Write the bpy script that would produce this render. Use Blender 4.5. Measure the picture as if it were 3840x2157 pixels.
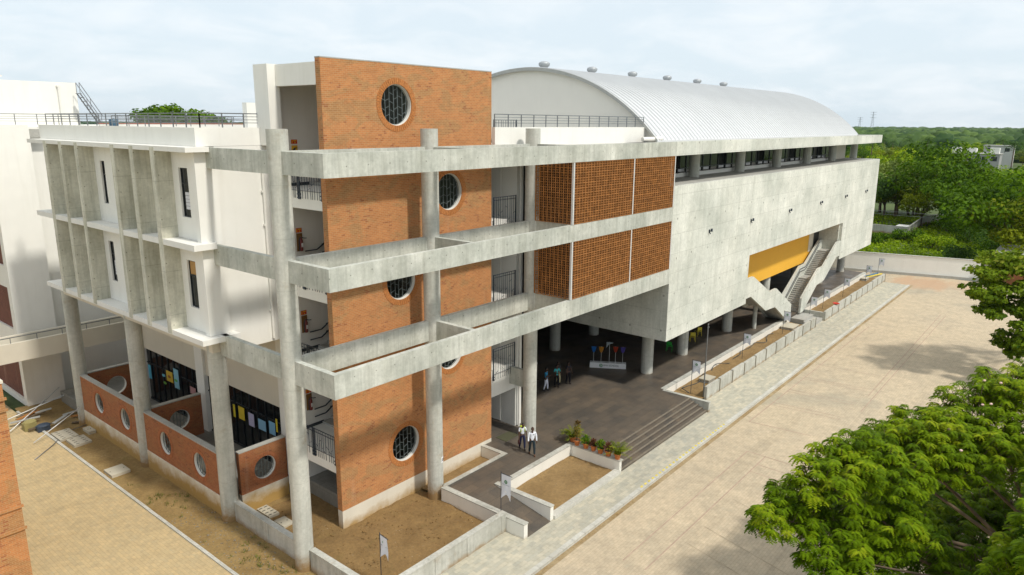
import bpy, bmesh, math, random
from mathutils import Vector, Matrix, noise
R = math.radians
S = bpy.context.scene
COL = S.collection
for o in list(bpy.data.objects):
    bpy.data.objects.remove(o)
random.seed(7)

# ------------------------------------------------------------------ camera
cam = bpy.data.cameras.new('camera')
cam.sensor_width = 36.0
cam.lens = 25.12
cam.clip_start = 0.5
cam.clip_end = 20000
camo = bpy.data.objects.new('camera', cam)
COL.objects.link(camo)
CAM = Vector((-15.93, -24.88, 19.5))
yaw, pit, rol = R(39.43596), R(12.98109), R(-0.41589)
f = Vector((math.cos(yaw) * math.cos(pit), math.sin(yaw) * math.cos(pit), -math.sin(pit)))
r = Vector((math.sin(yaw), -math.cos(yaw), 0))
d = f.cross(r)
r2 = math.cos(rol) * r + math.sin(rol) * d
d2 = -math.sin(rol) * r + math.cos(rol) * d
m = Matrix((r2, -d2, -f)).transposed().to_4x4()
m.translation = CAM
camo.matrix_world = m
S.camera = camo

# ------------------------------------------------------------------ world, sun, exposure
SUN_DIR = Vector((0.03, -0.79, 1.0)).normalized()       # towards the sun
elev = math.asin(SUN_DIR.z)
W = bpy.data.worlds.new('World')
S.world = W
W.use_nodes = True
nt = W.node_tree
nt.nodes.clear()
def N(t, kind, **kw):
    n = t.nodes.new(kind)
    for k, v in kw.items():
        setattr(n, k, v)
    return n
out = N(nt, 'ShaderNodeOutputWorld')
bg = N(nt, 'ShaderNodeBackground')
bg.inputs['Strength'].default_value = 0.0865
sky = N(nt, 'ShaderNodeTexSky', sky_type='NISHITA', sun_disc=False)
sky.sun_elevation = elev
sky.sun_rotation = math.atan2(SUN_DIR.x, SUN_DIR.y)
sky.dust_density = 2.5
sky.air_density = 1.0
tc = N(nt, 'ShaderNodeTexCoord')
sep = N(nt, 'ShaderNodeSeparateXYZ')
nt.links.new(tc.outputs['Generated'], sep.inputs[0])
# clouds: direction projected on a high flat layer, so they shrink towards the horizon
den = N(nt, 'ShaderNodeMath', operation='ADD'); den.inputs[1].default_value = 0.22
nt.links.new(sep.outputs['Z'], den.inputs[0])
mxz = N(nt, 'ShaderNodeMath', operation='MAXIMUM'); mxz.inputs[1].default_value = 0.05
nt.links.new(den.outputs[0], mxz.inputs[0])
dvx = N(nt, 'ShaderNodeMath', operation='DIVIDE'); dvy = N(nt, 'ShaderNodeMath', operation='DIVIDE')
nt.links.new(sep.outputs['X'], dvx.inputs[0]); nt.links.new(mxz.outputs[0], dvx.inputs[1])
nt.links.new(sep.outputs['Y'], dvy.inputs[0]); nt.links.new(mxz.outputs[0], dvy.inputs[1])
cmb = N(nt, 'ShaderNodeCombineXYZ')
nt.links.new(dvx.outputs[0], cmb.inputs[0]); nt.links.new(dvy.outputs[0], cmb.inputs[1])
cn = N(nt, 'ShaderNodeTexNoise'); cn.inputs['Scale'].default_value = 2.3; cn.inputs['Detail'].default_value = 9; cn.inputs['Roughness'].default_value = 0.58
cn.inputs['Distortion'].default_value = 0.4
nt.links.new(cmb.outputs[0], cn.inputs['Vector'])
cr = N(nt, 'ShaderNodeValToRGB')
cr.color_ramp.elements[0].position = 0.42; cr.color_ramp.elements[0].color = (0, 0, 0, 1)
cr.color_ramp.elements[1].position = 0.68; cr.color_ramp.elements[1].color = (1, 1, 1, 1)
nt.links.new(cn.outputs['Fac'], cr.inputs[0])
veil = N(nt, 'ShaderNodeValToRGB')                    # thin veil of high cloud, pale blue near the horizon, whiter above
veil.color_ramp.elements[0].position = 0.0; veil.color_ramp.elements[0].color = (0.70, 0.80, 0.865, 1)
veil.color_ramp.elements[1].position = 0.30; veil.color_ramp.elements[1].color = (0.775, 0.835, 0.885, 1)
e = veil.color_ramp.elements.new(0.12); e.color = (0.71, 0.805, 0.87, 1)
nt.links.new(sep.outputs['Z'], veil.inputs[0])
vsc = N(nt, 'ShaderNodeVectorMath', operation='SCALE'); vsc.inputs['Scale'].default_value = 10.0
nt.links.new(veil.outputs[0], vsc.inputs[0])
mixv = N(nt, 'ShaderNodeMix', data_type='RGBA'); mixv.inputs['Factor'].default_value = 0.88
nt.links.new(sky.outputs[0], mixv.inputs['A']); nt.links.new(vsc.outputs[0], mixv.inputs['B'])
mixc = N(nt, 'ShaderNodeMix', data_type='RGBA')
cf = N(nt, 'ShaderNodeMath', operation='MULTIPLY'); cf.inputs[1].default_value = 0.55
nt.links.new(cr.outputs[0], cf.inputs[0]); nt.links.new(cf.outputs[0], mixc.inputs['Factor'])
nt.links.new(mixv.outputs['Result'], mixc.inputs['A']); mixc.inputs['B'].default_value = (8.7, 8.95, 9.15, 1)
nt.links.new(mixc.outputs['Result'], bg.inputs['Color'])
nt.links.new(bg.outputs[0], out.inputs['Surface'])
sl = bpy.data.lights.new('sun', 'SUN'); sl.energy = 2.35; sl.angle = R(4.0); sl.color = (1.0, 0.955, 0.875)
so = bpy.data.objects.new('sun', sl); COL.objects.link(so)
so.rotation_euler = (-SUN_DIR).to_track_quat('-Z', 'Y').to_euler()
so.location = (0, -60, 80)
S.view_settings.view_transform = 'Standard'
S.view_settings.look = 'None'
S.view_settings.exposure = 0.45
S.view_settings.gamma = 1.0
S.cycles.max_bounces = 8
S.cycles.transparent_max_bounces = 8
S.cycles.volume_bounces = 0
S.cycles.diffuse_bounces = 3

# ------------------------------------------------------------------ materials
def new_mat(name):
    mt = bpy.data.materials.new(name); mt.use_nodes = True
    t = mt.node_tree
    return mt, t, t.nodes['Principled BSDF']

def walluv(t):
    """position laid on the face it belongs to: (x,z), (y,z) or (x,y) in metres"""
    g = N(t, 'ShaderNodeNewGeometry')
    sp = N(t, 'ShaderNodeSeparateXYZ'); t.links.new(g.outputs['Position'], sp.inputs[0])
    sn = N(t, 'ShaderNodeSeparateXYZ'); t.links.new(g.outputs['True Normal'], sn.inputs[0])
    def big(sock):
        a = N(t, 'ShaderNodeMath', operation='ABSOLUTE'); t.links.new(sock, a.inputs[0])
        b = N(t, 'ShaderNodeMath', operation='GREATER_THAN'); b.inputs[1].default_value = 0.7; t.links.new(a.outputs[0], b.inputs[0])
        return b.outputs[0]
    bx, bz = big(sn.outputs['X']), big(sn.outputs['Z'])
    u = N(t, 'ShaderNodeMix'); t.links.new(bx, u.inputs['Factor']); t.links.new(sp.outputs['X'], u.inputs['A']); t.links.new(sp.outputs['Y'], u.inputs['B'])
    v = N(t, 'ShaderNodeMix'); t.links.new(bz, v.inputs['Factor']); t.links.new(sp.outputs['Z'], v.inputs['A']); t.links.new(sp.outputs['Y'], v.inputs['B'])
    c = N(t, 'ShaderNodeCombineXYZ'); t.links.new(u.outputs[0], c.inputs[0]); t.links.new(v.outputs[0], c.inputs[1])
    return c.outputs[0], g.outputs['Position'], sp

def noise_n(t, vec, scale, detail=5, rough=0.55, stretch=None, dist=0.0):
    if stretch:
        mp = N(t, 'ShaderNodeMapping'); mp.inputs['Scale'].default_value = stretch
        t.links.new(vec, mp.inputs['Vector']); vec = mp.outputs[0]
    n = N(t, 'ShaderNodeTexNoise')
    n.inputs['Scale'].default_value = scale; n.inputs['Detail'].default_value = detail
    n.inputs['Roughness'].default_value = rough; n.inputs['Distortion'].default_value = dist
    t.links.new(vec, n.inputs['Vector'])
    return n.outputs['Fac']

def ramp(t, fac, stops):
    c = N(t, 'ShaderNodeValToRGB')
    el = c.color_ramp.elements
    while len(el) > 2: el.remove(el[-1])
    for i, (p, col) in enumerate(stops):
        e = el[i] if i < 2 else el.new(p)
        e.position = p
        e.color = tuple(col) + (1,) if len(col) == 3 else col
    t.links.new(fac, c.inputs[0])
    return c.outputs[0]

def mul(t, a, b, fac=1.0, mode='MULTIPLY'):
    x = N(t, 'ShaderNodeMix', data_type='RGBA', blend_type=mode)
    if isinstance(fac, (int, float)): x.inputs['Factor'].default_value = fac
    else: t.links.new(fac, x.inputs['Factor'])
    for s, k in ((a, 'A'), (b, 'B')):
        if isinstance(s, tuple): x.inputs[k].default_value = s + (1,) if len(s) == 3 else s
        else: t.links.new(s, x.inputs[k])
    return x.outputs['Result']

def bump(t, b, h, strength=0.2, dist=0.02):
    n = N(t, 'ShaderNodeBump'); n.inputs['Strength'].default_value = strength; n.inputs['Distance'].default_value = dist
    t.links.new(h, n.inputs['Height']); t.links.new(n.outputs[0], b.inputs['Normal'])

def brick_n(t, uv, c1, c2, mort, w, h, msize, offset=0.5, bias=0.0):
    k = N(t, 'ShaderNodeTexBrick'); k.offset = offset
    k.inputs['Color1'].default_value = c1 + (1,); k.inputs['Color2'].default_value = c2 + (1,); k.inputs['Mortar'].default_value = mort + (1,)
    k.inputs['Scale'].default_value = 1.0; k.inputs['Brick Width'].default_value = w; k.inputs['Row Height'].default_value = h
    k.inputs['Mortar Size'].default_value = msize; k.inputs['Bias'].default_value = bias; k.inputs['Mortar Smooth'].default_value = 0.3
    t.links.new(uv, k.inputs['Vector'])
    return k.outputs['Color'], k.outputs['Fac']

def concrete(name, lo=(0.34, 0.335, 0.30), hi=(0.50, 0.49, 0.445), streak=0.5, panel=(2.44, 1.22), zj=None, stain=None, rough=0.85, ties=0.0, drips=0.0):
    mt, t, b = new_mat(name)
    uv, pos, sp = walluv(t)
    c = ramp(t, noise_n(t, pos, 0.55, 8, 0.62), [(0.30, lo), (0.70, hi)])
    fine = ramp(t, noise_n(t, pos, 6.0, 6, 0.7), [(0.25, (0.80, 0.80, 0.80)), (0.75, (1.08, 1.08, 1.08))])
    c = mul(t, c, fine)
    if streak:
        sk = ramp(t, noise_n(t, pos, 1.0, 6, 0.65, (5.0, 5.0, 0.28)), [(0.46, (1, 1, 1)), (0.72, (0.52, 0.52, 0.49))])
        c = mul(t, c, sk, streak)
        sk2 = ramp(t, noise_n(t, pos, 1.0, 3, 0.5, (1.6, 1.6, 0.12)), [(0.40, (1, 1, 1)), (0.75, (0.72, 0.72, 0.68))])
        c = mul(t, c, sk2, streak)
    if panel:
        lc, lf = brick_n(t, uv, (1, 1, 1), (0.93, 0.93, 0.92), (0.60, 0.60, 0.58), panel[0], panel[1], 0.012, 0.35)
        c = mul(t, c, lc, 0.8)
    if zj:
        md = N(t, 'ShaderNodeMath', operation='MODULO'); md.inputs[1].default_value = zj
        t.links.new(sp.outputs['Z'], md.inputs[0])
        jn = ramp(t, md.outputs[0], [(0.0, (0.62, 0.62, 0.6)), (0.02, (1, 1, 1))])
        c = mul(t, c, jn, 0.8)
    if stain:                                           # splashed soil along the foot of the wall
        mr = N(t, 'ShaderNodeMapRange'); mr.inputs['From Min'].default_value = stain[0]; mr.inputs['From Max'].default_value = stain[1]
        mr.inputs['To Min'].default_value = 1.0; mr.inputs['To Max'].default_value = 0.0
        t.links.new(sp.outputs['Z'], mr.inputs['Value'])
        ad = N(t, 'ShaderNodeMath', operation='MULTIPLY_ADD')
        t.links.new(noise_n(t, pos, 1.4, 6, 0.7), ad.inputs[0]); ad.inputs[1].default_value = 1.5; 
        sb = N(t, 'ShaderNodeMath', operation='SUBTRACT'); t.links.new(mr.outputs[0], sb.inputs[0]); sb.inputs[1].default_value = 0.50
        t.links.new(sb.outputs[0], ad.inputs[2])
        st = ramp(t, ad.outputs[0], [(0.35, (0, 0, 0)), (0.95, (1, 1, 1))])
        c = mul(t, c, (0.27, 0.17, 0.07), st, 'MIX')
    if ties:
        vo = N(t, 'ShaderNodeTexVoronoi'); vo.voronoi_dimensions = '2D'; vo.inputs['Scale'].default_value = 1/ties; vo.inputs['Randomness'].default_value = 0.12
        t.links.new(uv, vo.inputs['Vector'])
        c = mul(t, c, ramp(t, vo.outputs['Distance'], [(0.022, (0.5, 0.5, 0.48)), (0.036, (1, 1, 1))]))
    if drips:                                           # pale lime runs and darker weathering below the upper edges
        c = mul(t, c, (0.74, 0.74, 0.70), mul(t, ramp(t, noise_n(t, pos, 1.3, 7, 0.7, (1, 1, 1.8)), [(0.58, (0, 0, 0)), (0.66, (1, 1, 1))]), (drips,) * 3), 'MIX')
        c = mul(t, c, ramp(t, noise_n(t, pos, 0.22, 4, 0.6), [(0.32, (0.80, 0.82, 0.80)), (0.68, (1.06, 1.05, 1.03))]))
    t.links.new(c, b.inputs['Base Color'])
    b.inputs['Roughness'].default_value = rough
    bump(t, b, noise_n(t, pos, 9, 6, 0.7), 0.25, 0.02)
    return mt

def plaster(name, col, var=0.06, stain=None, dirt=0.25, scol=(0.30, 0.19, 0.08), sbias=0.72):
    mt, t, b = new_mat(name)
    uv, pos, sp = walluv(t)
    lo = tuple(x * (1 - var) for x in col)
    c = ramp(t, noise_n(t, pos, 0.8, 6, 0.6), [(0.3, lo), (0.7, col)])
    sk = ramp(t, noise_n(t, pos, 1.0, 5, 0.6, (2.6, 2.6, 0.22)), [(0.52, (1, 1, 1)), (0.80, (0.80, 0.79, 0.75))])
    c = mul(t, c, sk, dirt)
    if stain:
        mr = N(t, 'ShaderNodeMapRange'); mr.inputs['From Min'].default_value = stain[0]; mr.inputs['From Max'].default_value = stain[1]
        mr.inputs['To Min'].default_value = 1.0; mr.inputs['To Max'].default_value = 0.0
        t.links.new(sp.outputs['Z'], mr.inputs['Value'])
        ad = N(t, 'ShaderNodeMath', operation='MULTIPLY_ADD'); ad.inputs[1].default_value = 1.3
        t.links.new(noise_n(t, pos, 1.1, 7, 0.7), ad.inputs[0])
        sb = N(t, 'ShaderNodeMath', operation='SUBTRACT'); t.links.new(mr.outputs[0], sb.inputs[0]); sb.inputs[1].default_value = sbias
        t.links.new(sb.outputs[0], ad.inputs[2])
        st = ramp(t, ad.outputs[0], [(0.30, (0, 0, 0)), (0.95, (1, 1, 1))])
        c = mul(t, c, scol, st, 'MIX')
    t.links.new(c, b.inputs['Base Color']); b.inputs['Roughness'].default_value = 0.75
    bump(t, b, noise_n(t, pos, 30, 4, 0.6), 0.08, 0.01)
    return mt

def brick(name, c1, c2, patch, dark, mort=(0.46, 0.30, 0.16), w=0.235, h=0.082):
    mt, t, b = new_mat(name)
    uv, pos, sp = walluv(t)
    a, fa = brick_n(t, uv, c1, c2, mort, w, h, 0.007)
    p, fp = brick_n(t, uv, patch, tuple(0.8 * x for x in patch), mort, w, h, 0.007)
    big = ramp(t, noise_n(t, uv, 0.55, 5, 0.65, (1.0, 1.9, 1.0), 0.8), [(0.50, (0, 0, 0)), (0.56, (1, 1, 1))])
    c = mul(t, a, p, big, 'MIX')
    dk, fd = brick_n(t, uv, (0, 0, 0), (1, 1, 1), (0, 0, 0), w, h, 0.007)
    clus = ramp(t, noise_n(t, uv, 1.4, 3, 0.5), [(0.45, (0, 0, 0)), (0.62, (1, 1, 1))])
    sel = ramp(t, mul(t, dk, clus), [(0.66, (0, 0, 0)), (0.76, (0.8, 0.8, 0.8))])
    c = mul(t, c, dark, sel, 'MIX')
    wash = ramp(t, noise_n(t, pos, 1.0, 5, 0.6, (2.2, 2.2, 0.16)), [(0.60, (0, 0, 0)), (0.85, (1, 1, 1))])
    c = mul(t, c, (0.55, 0.40, 0.27), mul(t, wash, (0.30, 0.30, 0.30)), 'MIX')
    fine = ramp(t, noise_n(t, pos, 3.0, 6, 0.7), [(0.25, (0.84, 0.84, 0.84)), (0.75, (1.1, 1.1, 1.1))])
    c = mul(t, c, fine)
    t.links.new(c, b.inputs['Base Color']); b.inputs['Roughness'].default_value = 0.85
    iv = N(t, 'ShaderNodeMath', operation='SUBTRACT'); iv.inputs[0].default_value = 1.0; t.links.new(fa, iv.inputs[1])
    bump(t, b, iv.outputs[0], 0.35, 0.01)
    return mt

def pavers(name, c1, c2, mort, w, h, rot=0.0, grey_patches=None, moss=None, patchy=0.5, spill=None):
    mt, t, b = new_mat(name)
    g = N(t, 'ShaderNodeNewGeometry')
    pos = g.outputs['Position']
    mp = N(t, 'ShaderNodeMapping'); mp.inputs['Rotation'].default_value = (0, 0, rot); t.links.new(pos, mp.inputs['Vector'])
    a, fa = brick_n(t, mp.outputs[0], c1, c2, mort, w, h, 0.006)
    blotch = ramp(t, noise_n(t, pos, 0.9, 7, 0.65), [(0.3, (0.80, 0.81, 0.80)), (0.7, (1.1, 1.08, 1.04))])
    c = mul(t, a, blotch, patchy)
    big = ramp(t, noise_n(t, pos, 0.09, 6, 0.6), [(0.35, (0.86, 0.87, 0.88)), (0.65, (1.06, 1.04, 1.0))])
    c = mul(t, c, big, 0.55)
    if grey_patches:  # soft-edged grey patches placed by noise
        st = ramp(t, noise_n(t, pos, grey_patches[0], 5, 0.55, None, 0.5), [(grey_patches[1], (0, 0, 0)), (grey_patches[1] + 0.05, (1, 1, 1))])
        c = mul(t, c, grey_patches[2], mul(t, st, (grey_patches[3],) * 3), 'MIX')
    tyre = ramp(t, noise_n(t, pos, 1.0, 5, 0.6, (0.05, 1.1, 1.0), 0.3), [(0.56, (1, 1, 1)), (0.70, (0.86, 0.86, 0.85))])
    c = mul(t, c, tyre, 0.8)
    grit = ramp(t, noise_n(t, pos, 3.2, 8, 0.75), [(0.35, (0.86, 0.85, 0.83)), (0.65, (1.06, 1.06, 1.05))])
    c = mul(t, c, grit)
    if spill:                                           # reddish earth carried in at the far end
        vd = N(t, 'ShaderNodeVectorMath', operation='DISTANCE'); t.links.new(pos, vd.inputs[0]); vd.inputs[1].default_value = spill
        ad = N(t, 'ShaderNodeMath', operation='MULTIPLY_ADD'); t.links.new(noise_n(t, pos, 0.35, 6, 0.65, (0.35, 1.4, 1)), ad.inputs[0]); ad.inputs[1].default_value = 14.0; t.links.new(vd.outputs['Value'], ad.inputs[2])
        c = mul(t, c, (0.46, 0.285, 0.165), ramp(t, mul(t, ad.outputs[0], (0.05, 0.05, 0.05)), [(0.42, (0.75, 0.75, 0.75)), (0.62, (0, 0, 0))]), 'MIX')
    if moss:
        st = ramp(t, noise_n(t, pos, 1.7, 7, 0.7), [(0.58, (0, 0, 0)), (0.70, (1, 1, 1))])
        c = mul(t, c, moss, mul(t, st, (0.5,) * 3), 'MIX')
    t.links.new(c, b.inputs['Base Color']); b.inputs['Roughness'].default_value = 0.9
    bump(t, b, noise_n(t, pos, 18, 5, 0.7), 0.2, 0.01)
    return mt

def soil(name, c1, c2, grass=0.0, stones=0.4):
    mt, t, b = new_mat(name)
    g = N(t, 'ShaderNodeNewGeometry'); pos = g.outputs['Position']
    c = ramp(t, noise_n(t, pos, 0.7, 9, 0.68), [(0.3, c1), (0.7, c2)])
    clod = ramp(t, noise_n(t, pos, 7.0, 6, 0.75), [(0.3, (0.62, 0.62, 0.62)), (0.7, (1.15, 1.15, 1.15))])
    c = mul(t, c, clod, 0.8)
    if stones:
        v = N(t, 'ShaderNodeTexVoronoi'); v.inputs['Scale'].default_value = 5.0; t.links.new(pos, v.inputs['Vector'])
        sv = ramp(t, v.outputs['Distance'], [(0.09, (1, 1, 1)), (0.12, (0, 0, 0))])
        area = ramp(t, noise_n(t, pos, 0.35, 3, 0.5), [(0.52, (0, 0, 0)), (0.60, (1, 1, 1))])
        c = mul(t, c, (0.50, 0.46, 0.38), mul(t, mul(t, sv, area), (stones,) * 3), 'MIX')
    if grass:
        gm = ramp(t, noise_n(t, pos, 0.9, 8, 0.7), [(0.57, (0, 0, 0)), (0.68, (1, 1, 1))])
        c = mul(t, c, (0.13, 0.14, 0.03), mul(t, gm, (grass,) * 3), 'MIX')
    t.links.new(c, b.inputs['Base Color']); b.inputs['Roughness'].default_value = 0.95
    bump(t, b, noise_n(t, pos, 7, 8, 0.75), 0.7, 0.06)
    return mt

def plain(name, col, rough=0.5, metal=0.0, var=0.08, spec=0.5, scale=4.0):
    mt, t, b = new_mat(name)
    g = N(t, 'ShaderNodeNewGeometry')
    c = ramp(t, noise_n(t, g.outputs['Position'], scale, 5, 0.6), [(0.3, tuple(x * (1 - var) for x in col)), (0.7, tuple(min(1, x * (1 + var)) for x in col))])
    t.links.new(c, b.inputs['Base Color'])
    b.inputs['Roughness'].default_value = rough; b.inputs['Metallic'].default_value = metal
    b.inputs['Specular IOR Level'].default_value = spec
    return mt

def foliage(name, dark, light, trans=0.35, hue2=None):
    mt, t, b = new_mat(name)
    at = N(t, 'ShaderNodeAttribute'); at.attribute_name = 'tint'
    stops = [(0.0, dark), (1.0, light)]
    if hue2: stops = [(0.0, dark), (0.75, light), (1.0, hue2)]
    c = ramp(t, at.outputs['Fac'], stops)
    t.links.new(c, b.inputs['Base Color']); b.inputs['Roughness'].default_value = 0.6
    b.inputs['Specular IOR Level'].default_value = 0.06
    tr = N(t, 'ShaderNodeBsdfTranslucent')
    t.links.new(mul(t, c, (1.15, 1.3, 0.6)), tr.inputs['Color'])
    ms = N(t, 'ShaderNodeMixShader'); ms.inputs[0].default_value = trans
    t.links.new(b.outputs[0], ms.inputs[1]); t.links.new(tr.outputs[0], ms.inputs[2])
    t.links.new(ms.outputs[0], t.nodes['Material Output'].inputs['Surface'])
    return mt

M = {}
M['concrete'] = concrete('beam_concrete', (0.42, 0.435, 0.39), (0.70, 0.705, 0.645), 0.52, None, ties=1.05, drips=0.18)
M['column'] = concrete('column_concrete', (0.45, 0.455, 0.405), (0.62, 0.615, 0.55), 0.40, None, 2.13, (-0.1, 1.0))
M['hall'] = concrete('hall_concrete', (0.60, 0.615, 0.56), (0.80, 0.805, 0.745), 0.28, (6.3, 1.35), ties=2.6, drips=0.12)
M['fin'] = concrete('fin_concrete', (0.48, 0.465, 0.37), (0.75, 0.73, 0.615), 0.60, (5.0, 2.1), ties=1.0)
M['bedwall'] = concrete('bed_wall_concrete', (0.42, 0.415, 0.36), (0.60, 0.59, 0.53), 0.5, None, None, (-0.35, 0.32))
M['kerb'] = concrete('kerb_concrete', (0.46, 0.445, 0.385), (0.62, 0.605, 0.54), 0.0, (0.9, 0.5))
M['slab'] = concrete('slab_concrete', (0.36, 0.355, 0.32), (0.48, 0.47, 0.43), 0.2, None)
M['white'] = plaster('white_plaster', (0.81, 0.795, 0.735), 0.06, None, 0.30)
M['ledge'] = plaster('ledge_white', (0.78, 0.765, 0.71), 0.08, None, 0.3)
M['cream'] = plaster('cream_plaster', (0.66, 0.61, 0.50), 0.06, None, 0.2)
M['plinth'] = plaster('stained_plinth', (0.74, 0.70, 0.60), 0.06, (0.0, 1.25), 0.3, (0.40, 0.25, 0.075), 0.42)
M['plinth_clean'] = plaster('pale_plinth', (0.72, 0.665, 0.55), 0.10, (-0.1, 0.8), 0.4, (0.40, 0.26, 0.10), 0.66)
M['bedwhite'] = plaster('planter_white', (0.80, 0.775, 0.70), 0.06, (-0.25, 0.32), 0.25)
M['cover'] = plaster('cover_concrete', (0.52, 0.475, 0.37), 0.12, None, 0.4)
M['joint'] = plain('dark_brown_joint', (0.16, 0.14, 0.10), 0.95)  # dark brown strips between the wall panels
M['gable'] = plaster('gable_plaster', (0.87, 0.835, 0.75), 0.04, None, 0.15)
M['brick'] = brick('orange_brick', (0.51, 0.212, 0.068), (0.42, 0.165, 0.052), (0.42, 0.205, 0.072), (0.30, 0.098, 0.034))
M['brick_low'] = brick('red_brick', (0.37, 0.128, 0.042), (0.29, 0.092, 0.032), (0.35, 0.135, 0.046), (0.20, 0.062, 0.027), (0.33, 0.18, 0.10))
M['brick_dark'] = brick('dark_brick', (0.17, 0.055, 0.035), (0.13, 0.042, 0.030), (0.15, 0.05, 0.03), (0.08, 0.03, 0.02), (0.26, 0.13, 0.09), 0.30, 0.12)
M['ring'] = plain('ring_brick', (0.43, 0.170, 0.052), 0.85, 0, 0.25, 0.3, 9.0)
M['ring_low'] = plain('ring_brick_red', (0.38, 0.14, 0.06), 0.85, 0, 0.25, 0.3, 9.0)
M['terracotta'] = plain('terracotta', (0.35, 0.150, 0.044), 0.85, 0, 0.35, 0.3, 2.6)
M['road'] = pavers('yard_pavers', (0.545, 0.450, 0.325), (0.485, 0.405, 0.295), (0.38, 0.31, 0.215), 0.30, 0.15, 0.0, (0.075, 0.60, (0.34, 0.305, 0.23), 0.55), (0.40, 0.36, 0.26), 0.75, (87.0, -9.0, 0))
M['path'] = pavers('path_pavers', (0.57, 0.430, 0.235), (0.50, 0.390, 0.225), (0.37, 0.29, 0.16), 0.30, 0.16, R(90), None, (0.44, 0.39, 0.26))
M['pavement'] = pavers('pavement_pavers', (0.54, 0.50, 0.40), (0.41, 0.40, 0.34), (0.36, 0.34, 0.28), 0.42, 0.21, 0.0, None, (0.34, 0.35, 0.30), 0.8)
M['soil'] = soil('bare_soil', (0.225, 0.138, 0.044), (0.36, 0.245, 0.095), 0.30, 0.5)
M['soil_bed'] = soil('bed_soil', (0.215, 0.132, 0.048), (0.325, 0.21, 0.085), 0.0, 0.35)
M['soil_front'] = soil('brown_soil', (0.185, 0.108, 0.036), (0.285, 0.178, 0.066), 0.15, 0.5)
M['gutter'] = soil('gutter_dirt', (0.25, 0.155, 0.055), (0.43, 0.34, 0.20), 0.0, 0.0)
M['ground'] = soil('green_ground', (0.045, 0.075, 0.018), (0.11, 0.15, 0.035), 0.6, 0.0)
M['granite'] = None
mt, t, b = new_mat('dark_granite')
g = N(t, 'ShaderNodeNewGeometry'); pos = g.outputs['Position']
a, fa = brick_n(t, pos, (0.135, 0.113, 0.088), (0.100, 0.088, 0.074), (0.065, 0.056, 0.046), 1.2, 0.6, 0.008)
c = mul(t, a, ramp(t, noise_n(t, pos, 0.5, 7, 0.65), [(0.3, (0.72, 0.76, 0.80)), (0.7, (1.25, 1.15, 1.05))]))
c = mul(t, c, ramp(t, noise_n(t, pos, 25, 3, 0.6), [(0.3, (0.8, 0.8, 0.8)), (0.7, (1.2, 1.2, 1.2))]))
t.links.new(c, b.inputs['Base Color'])
t.links.new(ramp(t, noise_n(t, pos, 0.8, 5, 0.6), [(0.3, (0.32,) * 3), (0.7, (0.55,) * 3)]), b.inputs['Roughness'])
b.inputs['Specular IOR Level'].default_value = 0.22
M['granite'] = mt
M['nosing'] = plain('step_nosing', (0.19, 0.16, 0.12), 0.6, 0, 0.2)
M['steel'] = plain('grey_steel', (0.20, 0.21, 0.22), 0.45, 0.6, 0.1)
M['navy'] = plain('dark_blue_steel', (0.030, 0.045, 0.065), 0.4, 0.3, 0.2)
M['grille'] = plain('teal_grey_grille', (0.16, 0.19, 0.19), 0.45, 0.3, 0.1)
M['alu'] = plain('pale_aluminium', (0.66, 0.67, 0.66), 0.4, 0.2, 0.05)
M['vent'] = plain('vent_metal', (0.38, 0.40, 0.41), 0.55, 0.35, 0.12)
M['roof'] = plain('white_roof_sheet', (0.595, 0.605, 0.605), 0.45, 0.05, 0.035, 0.5, 0.35)
M['roofend'] = plain('roof_edge_grey', (0.42, 0.42, 0.39), 0.5, 0.2, 0.08)
M['yellow'] = plaster('yellow_plaster', (0.78, 0.42, 0.035), 0.05, None, 0.05)
M['frame'] = plain('window_frame', (0.018, 0.022, 0.026), 0.35, 0.2, 0.1)
mt, t, b = new_mat('dark_glass')
b.inputs['Base Color'].default_value = (0.006, 0.009, 0.011, 1); b.inputs['Roughness'].default_value = 0.06; b.inputs['Specular IOR Level'].default_value = 0.45
g = N(t, 'ShaderNodeNewGeometry')
t.links.new(ramp(t, noise_n(t, g.outputs['Position'], 1.2, 4, 0.6), [(0.3, (0.004, 0.006, 0.008)), (0.75, (0.016, 0.020, 0.020))]), b.inputs['Base Color'])
M['glass'] = mt
mt, t, b = new_mat('dimming_glass')
tp = N(t, 'ShaderNodeBsdfTransparent'); tp.inputs['Color'].default_value = (0.16, 0.19, 0.17, 1)
b.inputs['Base Color'].default_value = (0.004, 0.006, 0.006, 1); b.inputs['Roughness'].default_value = 0.05
ms = N(t, 'ShaderNodeMixShader'); ms.inputs[0].default_value = 0.25
t.links.new(tp.outputs[0], ms.inputs[1]); t.links.new(b.outputs[0], ms.inputs[2]); t.links.new(ms.outputs[0], t.nodes['Material Output'].inputs['Surface'])
M['tint'] = mt
M['blind'] = plain('white_blind', (0.62, 0.62, 0.64), 0.8, 0, 0.05)
M['curtain'] = plain('tan_curtain', (0.42, 0.24, 0.08), 0.8, 0, 0.08)
M['dark'] = plain('painted_shade', (0.022, 0.020, 0.018), 0.8, 0, 0.15)  # near-black colour stands in for the deep shade indoors
M['black'] = plain('black_skirting', (0.035, 0.045, 0.05), 0.5, 0, 0.15)
M['floor'] = concrete('terrazzo_floor', (0.20, 0.195, 0.17), (0.30, 0.29, 0.26), 0.0, (0.6, 0.6), None, None, 0.5)
M['pipe'] = plain('white_pipe', (0.74, 0.72, 0.66), 0.45, 0, 0.05)
M['pot'] = plain('terracotta_pot', (0.52, 0.17, 0.05), 0.7, 0, 0.15, 0.3, 12)
M['bark'] = plain('bark', (0.13, 0.095, 0.06), 0.95, 0, 0.35, 0.2, 3.0)
M['red'] = plain('red_paint', (0.55, 0.035, 0.02), 0.4, 0, 0.08)
M['maroon'] = plain('extinguisher_red', (0.16, 0.022, 0.018), 0.35, 0, 0.15)
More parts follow.
